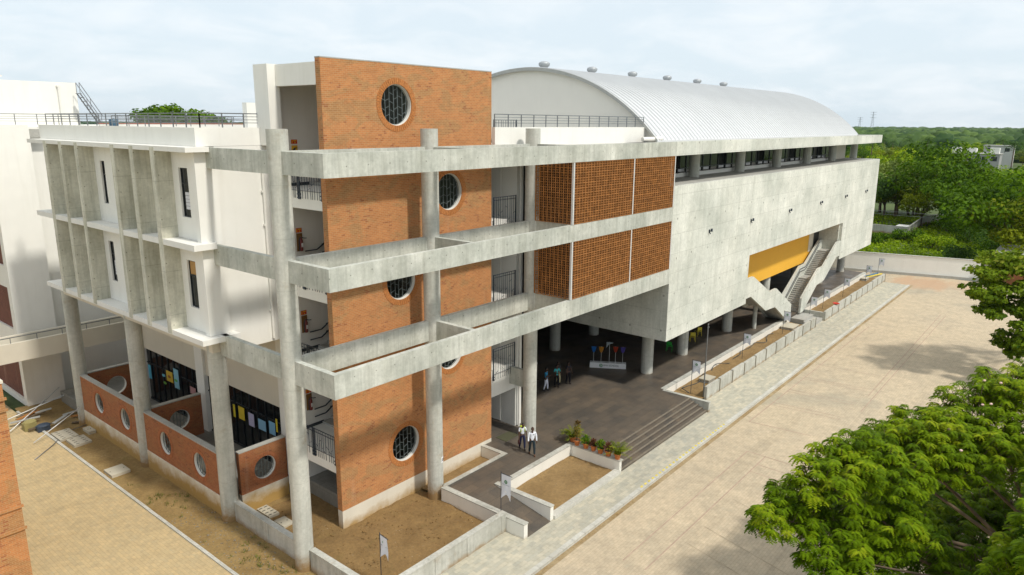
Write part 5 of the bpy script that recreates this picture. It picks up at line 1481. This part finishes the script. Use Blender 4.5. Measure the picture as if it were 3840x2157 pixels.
def limbs(mb, base, tops, r0, r_, fork=.45):
    b0 = Vector(base); top = sum((Vector(q) for q in tops), Vector())/len(tops)
    f0 = b0.lerp(top, fork); f0.x = b0.x+(f0.x-b0.x)*.3; f0.y = b0.y+(f0.y-b0.y)*.3
    mb.tube([b0, b0.lerp(f0,.5)+Vector((r_.uniform(-.2,.2),r_.uniform(-.2,.2),0)), f0], [r0*1.25, r0, r0*.8], 9)
    for q in tops:
        q = Vector(q); L_ = (q-f0).length; wv = [Vector((r_.uniform(-.06,.06),r_.uniform(-.06,.06),r_.uniform(-.03,.05)))*L_ for _ in range(3)]
        mb.tube([f0, f0.lerp(q,.25)+wv[0]+Vector((0,0,.10*L_)), f0.lerp(q,.5)+wv[1]+Vector((0,0,.12*L_)), f0.lerp(q,.77)+wv[2]+Vector((0,0,.06*L_)), q], [r0*.42, r0*.28, r0*.2, r0*.11, r0*.03], 6)
# --- the rain tree in the foreground: feathery fronds on flat, tiered sprays
LF = {'rain': foliage('rain_tree_leaf', (0.013,0.042,0.002), (0.140,0.222,0.004), .16, (0.25,0.30,0.010)),
      'near2': foliage('yard_tree_leaf', (0.030,0.075,0.005), (0.17,0.24,0.012), .28, (0.26,0.26,0.03)),
      'dense': foliage('dense_leaf', (0.016,0.052,0.003), (0.135,0.235,0.006), .25),
      'light': foliage('light_leaf', (0.050,0.110,0.005), (0.26,0.36,0.010), .3, (0.33,0.36,0.02)),
      'olive': foliage('olive_leaf', (0.055,0.095,0.006), (0.27,0.30,0.012), .3),
      'blue': foliage('blue_green_leaf', (0.022,0.065,0.014), (0.13,0.22,0.035), .25),
      'pale': foliage('pale_leaf', (0.07,0.12,0.02), (0.34,0.39,0.10), .3)}
def frond(mb, c, hd, L, r_, tint, droop):
    """a drooping feather leaf: leaflets in pairs along a bent rachis"""
    hd = Vector(hd).normalized(); sd = hd.cross(Vector((0,0,1))).normalized()
    np_ = 6
    for k_ in range(1, np_+1):
        u = k_/np_
        p = Vector(c)+hd*(L*u*(1-.25*droop*u))+Vector((0,0,-droop*L*u*u*.75))
        ln_ = L*.46*(1.15-.55*abs(u-.5)); wd = L*.19
        for sg in (-1, 1):
            dv = (sd*sg*.92+hd*.38+Vector((0,0,-.32*droop-.12))).normalized()
            wv = dv.cross(Vector((0,0,1))).normalized()*wd*.5
            m_ = len(mb.v); mb.v += [tuple(p), tuple(p+dv*ln_*.55+wv), tuple(p+dv*ln_), tuple(p+dv*ln_*.55-wv)]
            mb.f.append((m_,m_+1,m_+2,m_+3)); mb.t.append(min(1,max(0,tint+r_.uniform(-.12,.12))))
def rosette(mb, c, up_, L, r_, tint):
    """a twig end with fronds radiating and drooping like a small umbrella"""
    n = r_.randint(6, 9); t0 = r_.uniform(0,6.283)
    for k_ in range(n):
        th = t0+6.283*(k_+r_.uniform(-.3,.3))/n
        hd = Vector((math.cos(th), math.sin(th), r_.uniform(-.05,.30)))+up_*.5
        frond(mb, c, hd, L*r_.uniform(.7,1.2), r_, tint+r_.uniform(-.12,.12), r_.uniform(.55,1.15))
def spray_tree(root, pads, base, r0, fr_len, per, mat, r_, flower=True):
    lf = MB(); fl_ = MB(); tw = MB()
    for (cx, cy, cz, rx, rz, tn) in pads:
        n = int(per*rx*rx)
        for _ in range(n):
            th = r_.uniform(0,6.2832); q = math.sqrt(r_.random()); px, py = q*math.cos(th), q*math.sin(th)
            lump = noise.noise(Vector(((cx+px*rx)*1.1, (cy+py*rx)*1.1, cz)))
            lay = r_.random()
            pz = rz*(math.sqrt(max(0,1-q*q))*1.0-lay*1.9)+lump*rz*.9
            up_ = Vector((px, py, 0))
            c = Vector((cx+px*rx, cy+py*rx, cz+pz))
            rosette(lf, c, up_, fr_len*r_.uniform(.75,1.2), r_, tn+.55*(r_.random()-.5)+.3*lump)
            tw.tube([c+Vector((-px*.25,-py*.25,-.3)), c], [.010,.006], 4, False)
            if flower and r_.random() < .018 and lay < .3: fl_.ball((c.x, c.y, c.z+.08), .045,.045,.03, 6, 5)
    lf.build('crown', mat, root)
    tw.build('twigs', M['bark'], root)['kind'] = 'stuff'
    if flower and fl_.v: fl_.build('flowers', plain('pink_white_flower', (0.68,0.46,0.40), .8), root)['kind'] = 'stuff'
    br = MB(); limbs(br, base, [(p[0],p[1],p[2]-p[4]*.5) for p in pads[::2]], r0, r_, .5); br.build('trunk', M['bark'], root, True)
r_ = random.Random(5)
RT = thing('rain_tree', 'large spreading tree with feathery leaves and pink white flowers in the near right corner', 'tree', (6.0, -27.5, -.12))
pads = [(2.3,-18.8,9.35,.95,.40,.60),(3.3,-19.0,9.6,1.0,.45,.55),(3.5,-19.4,10.3,1.0,.45,.66),(4.6,-19.7,10.45,1.2,.5,.68),(5.6,-19.8,10.75,1.0,.45,.66),(5.2,-20.6,10.3,1.4,.55,.62),
 (6.9,-20.7,10.35,1.3,.5,.66),(7.5,-21.3,10.5,1.5,.55,.64),(9.2,-21.3,10.6,1.5,.5,.64),(8.6,-22.2,10.3,1.6,.55,.66),(10.9,-22.2,10.9,1.5,.55,.66),(12.6,-23.0,11.15,1.6,.6,.68),(10.6,-23.3,10.3,1.7,.6,.58),(13.6,-24.2,11.0,1.9,.7,.62),(15.2,-24.4,11.2,1.9,.7,.62),
 (3.3,-20.2,9.0,1.1,.45,.46),(2.1,-20.2,8.9,.9,.4,.5),(2.9,-20.9,8.7,1.0,.45,.52),(4.3,-21.4,9.2,1.4,.5,.55),(5.9,-22.2,9.7,1.5,.55,.58),(7.0,-23.2,9.9,1.5,.55,.6),(4.0,-22.5,9.2,1.1,.5,.5),
 (3.0,-24.2,9.55,1.0,.4,.62),(3.9,-24.6,9.8,1.2,.45,.66),(2.4,-23.6,8.9,.9,.4,.5),(5.4,-24.9,9.9,1.3,.5,.6),(1.1,-21.6,8.4,.9,.4,.52),(1.6,-22.6,8.2,1.0,.45,.52),(2.6,-22.3,8.0,1.3,.5,.52),(4.6,-23.6,8.2,1.6,.6,.52),(7.2,-24.4,8.8,1.7,.6,.52),(9.5,-25,9.4,1.8,.6,.52)]
pads = [(CAM.x+(a+.42-CAM.x)*.87, CAM.y+(b_-.52-CAM.y)*.87, CAM.z+(c_-.38-CAM.z)*.87, q*.78, w_*.8, tn) for (a,b_,c_,q,w_,tn) in pads]
pads = [q for k_, q in enumerate(pads) if k_ not in (19, 20, 21, 30, 31)]
# a lower storey deep in the crown, and unseen southern tiers added to shade it
pads += [(6.5+1.75*i_+.6*r_.random(), -19.6-1.5*j_+.5*r_.random(), 6.6+1.1*r_.random()-.12*i_, 1.2, .7, .5) for i_ in range(7) for j_ in range(4)]
pads += [(-1.0+2.1*i_+.6*r_.random(), -25.9+.055*2.1*i_-1.9*j_-.5*r_.random(), 12.0+.5*r_.random(), 1.35, .5, .6) for i_ in range(10) for j_ in range(3)]
spray_tree(RT, pads, (6.0,-27.5,-.15), .30, .205, 112, LF['rain'], r_)
YT = thing('yard_tree', 'leafy tree reaching in from the right edge over the far yard', 'tree', (63, -26, -.12))
pads2 = [(21.9,-20.6,12.0,.8,.5,.5),(22.9,-20.9,12.7,1.1,.6,.62),(24.0,-21.4,13.3,1.3,.6,.66),(23.4,-21.6,12.2,1.2,.6,.5),(24.9,-22.3,13.0,1.5,.7,.6),(23.0,-21.3,11.4,1.0,.5,.40),(24.2,-22.2,11.6,1.4,.6,.4),(22.3,-21.2,11.1,.7,.4,.4),(25.8,-23.4,12.4,1.7,.8,.5),(24.0,-22.6,10.9,1.0,.5,.42),(22.3,-22.8,10.7,.9,.5,.42),(21.4,-22.9,10.0,.6,.4,.4),(21.9,-23.2,9.9,.7,.5,.42),(23.2,-23.4,10.4,.9,.5,.42)]
pads2 += [(23.6,-22.0,9.6,.8,.5,.36),(23.9,-22.3,8.9,.6,.45,.36),(23.2,-22.1,9.2,.5,.4,.36)]
yl_ = MB(); tops = []
for (a, b_, c_, rx, rz, tn) in pads2:
    p_ = CAM+(Vector((a+.75,b_-.55,c_))-CAM)*1.68; rx *= 1.68; rz *= 1.5; tops.append(tuple(p_))
    for k_ in range(14):
        th = r_.uniform(0,6.283); q = math.sqrt(r_.random())*1.05; e_ = (p_.x+rx*q*math.cos(th), p_.y+rx*q*math.sin(th), p_.z+rz*r_.uniform(-.5,.7))
        k2_ = r_.uniform(.22,.55); leaf_cloud(yl_, e_, rx*k2_, rx*k2_*r_.uniform(.7,1.3), rz*k2_*.8, int(300*rx*k2_*k2_), .38, .22, r_, tn-.3+r_.uniform(-.1,.1), tn+.3, .1, .7)
yl_.build('crown', LF['near2'], YT)
br = MB(); limbs(br, (63,-26,-.15), tops[::2], .36, r_, .45); br.build('trunk', M['bark'], YT, True)
# --- trees of the wood beyond the compound wall: a few kinds, each tree an object of its own
def proto(kind, seed, H, spread, n, L):
    q_ = random.Random(seed)
    t = thing(kind+'_tree' if kind != 'palm' else 'palm_tree', None, 'tree', (0,0,0))
    cr = MB(); tops = []
    ncl = 26
    for i in range(ncl):
        th = q_.uniform(0,6.2832); rr = spread*math.sqrt(q_.random()); hz = H*(.42+.50*q_.random()*(1-.45*(rr/spread)**2))
        cr_ = spread*q_.uniform(.22,.42); c = (rr*math.cos(th), rr*math.sin(th), hz)
        tn = q_.uniform(-.25,.25); tops.append(c)
        leaf_cloud(cr, c, cr_, cr_, cr_*.62, n//ncl, L, L*.6, q_, .3+tn, .8+tn, .5, .55)
    tr = MB(); limbs(tr, (0,0,-.4), tops[::3], .28, q_, .4)
    tr.build('trunk', M['bark'], t, True); cr.build('crown', LF[{'broad':'dense','light':'light','olive':'olive','round':'blue','pale':'pale'}[kind]], t)
    return t
PROT = {k_: proto(k_, 20+i, h_, s_, n_, l_) for i, (k_, h_, s_, n_, l_) in enumerate((('broad',14,7.5,5200,.62),('light',13,6.5,4600,.58),('olive',12,6,4200,.58),('round',11,5,3600,.55),('pale',12,5,3600,.6)))}
pl_ = thing('palm_tree', None, 'tree', (0,0,0)); tr = MB().tube([(0,0,-.4),(.2,.1,6),(.5,.2,11.5)],[.2,.16,.12],8); tr.build('trunk', M['bark'], pl_, True)
cr = MB(); q_ = random.Random(3)
for i in range(26):
    th = q_.uniform(0,6.283); el = q_.uniform(-.5,1.2); hd = Vector((math.cos(th),math.sin(th),0)); prev = Vector((.5,.2,11.5))
    for k_ in range(1,8):
        u = k_/7; p = Vector((.5,.2,11.5))+hd*(3.2*u*math.cos(el*.6))+Vector((0,0,3.0*math.sin(el)*u-2.2*u*u)); sd = hd.cross(Vector((0,0,1)))
        for sg in (-1,1): leafquad(cr, prev, sd*sg+hd*.5, .9, .28, q_, q_.uniform(.1,.7), .4)
        prev = p
cr.build('crown', LF['blue'], pl_); PROT['palm'] = pl_
used = set()
def place(kind, x, y, sc, label, grp, rz=None, zs=1.0):
    o = PROT[kind] if kind not in used else copy_tree(PROT[kind]); used.add(kind)
    o.location = (x, y, -.4); o.rotation_euler = (0,0,r_.uniform(0,6.28) if rz is None else rz); o.scale = (sc, sc, sc*zs)
    o['label'] = label; o['category'] = 'tree'; o['group'] = grp
    return o
def polar(az, dist): return CAM.x+dist*math.cos(R(az)), CAM.y+dist*math.sin(R(az))
named = [('light',12.2,188,1.1,'bright green tree just right of the end of the long concrete roof beam'),('pale',11.2,178,1.15,'pale leaved tree in front of the big dark tree near the hall corner'),
 ('broad',8.1,166,1.3,'biggest dark green tree in the middle of the wood beyond the compound wall'),('light',9.9,186,1.25,'tall yellow green tree rising behind the big dark tree'),
 ('olive',7.5,172,1.15,'olive green tree left of the far pale houses'),('broad',6.6,150,1.0,'dark tree between the big dark tree and the right edge of the wood'),
 ('broad',4.3,122,1.12,'tall dark tree at the right edge of the photo beyond the compound wall'),('olive',3.0,118,1.0,'reddish olive tree partly cut by the right edge of the photo'),
 ('light',5.4,158,.75,'light feathery tree standing before the pale pond patch'),('round',13.1,172,1.0,'round bluish tree seen close beside the hall corner')]
for kd, az, ds, sc, lb in named:
    x, y = polar(az, ds); place(kd, x, y, sc, lb, 'trees of the near wood beyond the compound wall')
kinds = ['broad','light','olive','round','light','olive','broad','pale']
names = {'broad':'dark broad tree in the thick of the wood behind the compound wall','light':'bright green tree in the thick of the wood behind the compound wall','olive':'olive green tree in the thick of the wood behind the compound wall','round':'bluish green tree in the thick of the wood behind the compound wall','pale':'pale leaved tree in the thick of the wood behind the compound wall'}
for i in range(150):
    az = r_.uniform(.5, 14.5); ds = 165+ (640-165)*r_.random()**1.2; x, y = polar(az, ds)
    if 6.0 < az < 8.3 and 330 < ds < 440: continue
    if 4.9 < az < 8.4 and 185 < ds < 440: continue
    if 3.6 < az < 4.9 and ds > 185 and ds < 440 and r_.random() < .5: continue
    kd = r_.choice(kinds); place(kd, x, y, r_.uniform(.62,.98), names[kd], 'trees in the thick of the wood')
for i in range(14):
    az = r_.uniform(9.5, 14.2) if i < 9 else r_.uniform(3.5, 6.0); ds = r_.uniform(300, 560); x, y = polar(az, ds)
    place('palm', x, y, r_.uniform(1.0,1.25), 'coconut palm standing above the wood towards the horizon', 'palms in the far wood')
x, y = polar(64.2, 84); q_ = random.Random(4)
tt = thing('tree', 'green tree top showing above the terrace railing at the left', 'tree', (x, y, -.4)); cr = MB(); tops = []
for i in range(34):
    th = q_.uniform(0,6.283); rr = 4.4*math.sqrt(q_.random()); side = Vector((math.cos(R(64.2-90)), math.sin(R(64.2-90)), 0))
    c = Vector((x+rr*math.cos(th), y+rr*math.sin(th), 0)); lat = (c-Vector((x,y,0))).dot(side); hi = 21.1-.05*lat*lat-(.9 if .2 < lat < 1.6 else 0)
    c.z = hi-.5-q_.random()**1.5*4.5; tops.append(tuple(c)); tn = q_.uniform(-.2,.2)
    leaf_cloud(cr, c, 1.25, 1.25, .75, 230, .42, .28, q_, .25+tn, .75+tn, .3, .6)
br = MB(); limbs(br, (x,y,-.4), tops[::4], .4, q_, .6); br.build('trunk', M['bark'], tt, True); cr.build('crown', LF['dense'], tt)
# shrubs and weeds between the compound wall and the wood
def shrub(label, x, y, rad, h, mt_, seed, n=1400):
    q_ = random.Random(seed); t = thing('shrub', label, 'shrub', (x, y, -.4), 'shrubs beyond the compound wall'); mb = MB()
    for i in range(12):
        th = q_.uniform(0,6.28); rr = rad*math.sqrt(q_.random())*.75; leaf_cloud(mb, (x+rr*math.cos(th), y+rr*math.sin(th), -.3+h*q_.uniform(.3,.75)), rad*.42, rad*.42, h*.32, n//12, .38, .24, q_, q_.uniform(0,.35), q_.uniform(.6,1), .5, .5)
    mb.build('leaves', mt_, t)
    tw = MB()
    for i in range(5): tw.tube([(x,y,-.4),(x+q_.uniform(-.5,.5)*rad,y+q_.uniform(-.5,.5)*rad,h*.5)],[.06,.02],5)
    tw.build('stem', M['bark'], t)
sh = [('rounded dark shrub in front of the walled garden patch',124,.6,2.8,2.5,'dense'),('large leaved shrub right behind the compound wall',106,-9.5,2.6,3.0,'blue'),('dark bush clump at the right end of the compound wall',112,-14.5,3.4,4.5,'dense'),
 ('bright weed clump beside the hall corner beyond the wall',108,5.2,3.0,2.2,'light'),('mid green bush between the garden patch and the right edge',131,-8.0,4.5,4.0,'dense'),('light bush on the slope behind the compound wall',118,-4.5,3.6,2.4,'light'),
 ('low dark bush left of the rounded shrub',119,4.2,2.2,1.8,'dense'),('tall bush at the right behind the wall under the dark tree',124,-12.5,4.6,5.0,'blue'),('spreading bush under the big dark tree',143,-2.6,4.2,3.4,'dense'),('bushy thicket at the edge of the wood on the right',148,-9,5.0,4.6,'dense')]
for i, (lb, x, y, rad, h, mk) in enumerate(sh): shrub(lb, x, y, rad, h, LF[mk], 60+i)
wd = MB(); q_ = random.Random(8)
for i in range(15000):
    x = q_.uniform(93.5,165); y = q_.uniform(-24,16)
    if 131 < x < 151 and 1.5 < y < 11: 
        if q_.random() < .75: continue
    if x < 96 and y < -13: continue
    s_ = q_.uniform(.25,.6); n_ = .5+.5*noise.noise(Vector((x*.12,y*.12,0)))
    leaf_cloud(wd, (x, y, -.4+s_*.6*(.4+n_)), s_*.8, s_*.8, s_*.6*(.5+n_), 3, .5*s_+.22, .32*s_+.1, q_, .15+.5*n_, .5+.5*n_, .2, .8)
tag(wd.build('weeds', LF['light']), 'rank green weeds and grass covering the lot beyond the compound wall', 'weeds', None, 'stuff')
# walled garden patch, pond, far houses, power lines, masts
gp = thing('garden_wall', 'low pale wall around a grassy garden patch beyond the compound wall', 'wall', (142, 5, -.4))
mb = MB()
for a, b_ in (((131.5,2.0),(150.5,3.0)),((131.5,2.0),(131.5,11)),((150.5,3.0),(172,-1.5))):
    dv = Vector((b_[0]-a[0],b_[1]-a[1],0)).normalized(); nv = Vector((-dv.y,dv.x,0))*.15; A, B = Vector((*a,0)), Vector((*b_,0))
    n = len(mb.v); mb.v += [tuple(p+Vector((0,0,z))) for z in (-.4,1.3) for p in (A-nv,B-nv,B+nv,A+nv)]; mb.f += [(n,n+3,n+2,n+1),(n+4,n+5,n+6,n+7)]+[(n+i,n+(i+1)%4,n+4+(i+1)%4,n+4+i) for i in range(4)]
mb.build('wall_body', M['bedwall'], gp)
struct('garden_slab', MB().box(132.5,137,2.6,4.6,-.4,1.0), M['ledge'])
struct('pond', MB().sheet(176,196,-9,1,-.3), plain('pond_water',(0.18,0.34,0.33),.08,0,.1,.5))
def house(label, az, ds, w, dp_, h, colr, extras):
    x, y = polar(az, ds); t = thing('house', label, 'house', (x, y, -.4), 'houses far off in the wood'); m_ = plaster('house_wall_%d' % int(az*100), colr, .1, None, .4)
    MB().box(x,x+dp_,y-w/2,y+w/2,-.4,h).build('wall', m_, t)
    MB().box(x-.4,x+dp_,y-w/2-.3,y+w/2+.3,h,h+.3).build('roof', M['slab'], t)
    for (yo, ww_, zz, hh) in extras: MB().box(x+1,x+4,y+yo-ww_/2,y+yo+ww_/2,h+.3,h+.3+hh).build('roof_room', M['white'], t)
    for yo in (-w*.3, w*.05, w*.3):
        f_ = MB().box(x-.06,x+.02,y+yo-1.0,y+yo+1.0,h-2.6,h-.9).build('window', M['frame'], t)
house('pale grey flat roofed house with two white roof rooms far off in the wood', 7.35, 350, 14, 9, 8.5, (.50,.47,.42), [(4.6,3.4,0,2.2),(-.6,3.6,0,2.0)])
house('grey unfinished house right of the one with white roof rooms', 6.35, 345, 9, 8, 8.6, (.36,.36,.35), [(-2.4,3.2,0,2.2)])
house('small pale house beyond the grey unfinished house', 5.75, 420, 12, 8, 10.3, (.52,.52,.50), [])
pw = thing('power_line', 'two thin overhead wires crossing in front of the wood', 'cable', (100, -10, 6))
for dz, dx in ((0,0),(.5,.6)):
    pts = []
    for i in range(25):
        u = i/24; pts.append((112+dx+30*u*.3, 22-60*u, 5.0+dz+.9*(2*u-1)**2))
    MB().tube(pts, .022, 5).build('wire', M['steel'], pw)
for az, ds, h in ((13.35,2600,62),(14.15,2900,48)):
    x, y = polar(az, ds); mt_ = MB()
    for k_ in range(8):
        z0, z1 = h*k_/8, h*(k_+1)/8; w0, w1 = 5*(1-k_/9), 5*(1-(k_+1)/9)
        for (a, b_) in ((-1,-1),(1,-1),(1,1),(-1,1)): mt_.bar((x+a*w0,y+b_*w0,z0),(x+a*w1,y+b_*w1,z1),.28)
        mt_.bar((x-w0,y-w0,z0),(x-w1,y+w1,z1),.35); mt_.bar((x-w0,y+w0,z0),(x-w1,y-w1,z1),.35)
    for zz in (.7,.85,.97): mt_.bar((x,y-9,h*zz),(x,y+9,h*zz),.6)
    t = tag(mt_.build('lattice_mast', M['steel']), ('taller' if h > 50 else 'shorter')+' grey lattice mast standing on the horizon right of the vault roof', 'mast', 'masts on the horizon')
# the far wood as one mass: canopy sheet with thousands of crowns, out to the horizon
fw = MB(); q_ = random.Random(21)
ico = bmesh.new(); bmesh.ops.create_icosphere(ico, subdivisions=3, radius=1.0); ico.verts.index_update()
iv = [v.co.copy() for v in ico.verts]; if_ = [tuple(v.index for v in f_.verts) for f_ in ico.faces]; ico.free()
def blob(x, y, z, rx, rz, tn):
    n = len(fw.v); sx = q_.uniform(0,100)
    for v in iv:
        d_ = 1+.45*noise.noise(v*1.7+Vector((sx,0,0)))+.30*noise.noise(v*4.1+Vector((0,sx,0)))+.22*noise.noise(v*9.3+Vector((sx,sx,0))); fw.v.append((x+v.x*rx*d_, y+v.y*rx*d_, z+v.z*rz*d_))
    for q in if_: fw.f.append(tuple(n+i for i in q)); fw.t.append(min(1,max(0,tn+q_.uniform(-.15,.15))))
for i in range(1900):
    az = q_.uniform(-2, 17); ds = 500*math.exp(q_.random()*2.1); x, y = polar(az, ds); s_ = 1+ds/3000
    blob(x, y, 4.0+q_.uniform(-1,3), q_.uniform(5,10)*s_, q_.uniform(5,8.5), q_.uniform(.1,.9))
for i in range(450):
    az = q_.uniform(17, 95); ds = 700*math.exp(q_.random()*1.75); x, y = polar(az, ds); s_ = 1+ds/2500
    blob(x, y, 4.0+q_.uniform(-1,3), q_.uniform(8,16)*s_, q_.uniform(5,9), q_.uniform(.1,.9))
n = len(fw.v); K = 60
for ds in (520, 4300):
    for k_ in range(K+1):
        x, y = polar(-6+110*k_/K, ds); fw.v.append((x, y, 3.0))
for k_ in range(K): fw.f.append((n+k_, n+k_+1, n+K+1+k_+1, n+K+1+k_)); fw.t.append(.3)
LF['far'] = foliage('far_leaf', (0.030,0.070,0.022), (0.12,0.19,0.045), .2)
tag(fw.build('far_wood', LF['far'], None, True), 'distant wood spreading to the horizon beyond the near trees', 'wood', None, 'stuff')
# ------------------------------------------------------------------ haze
HZ = MB().box(-3600, 4600, -3600, 4600, -1.4, 75)
hm = bpy.data.materials.new('haze_air'); hm.use_nodes = True; t = hm.node_tree; t.nodes.clear()
o_ = N(t, 'ShaderNodeOutputMaterial'); v_ = N(t, 'ShaderNodeVolumePrincipled'); v_.inputs['Color'].default_value = (0.70,0.80,0.88,1); v_.inputs['Density'].default_value = 0.000045
v_.inputs['Anisotropy'].default_value = 0.2
t.links.new(v_.outputs[0], o_.inputs['Volume'])
hz = HZ.build('haze', hm); tag(hz, 'thin pale haze over the whole site, thickening towards the horizon', 'haze', None, 'stuff')
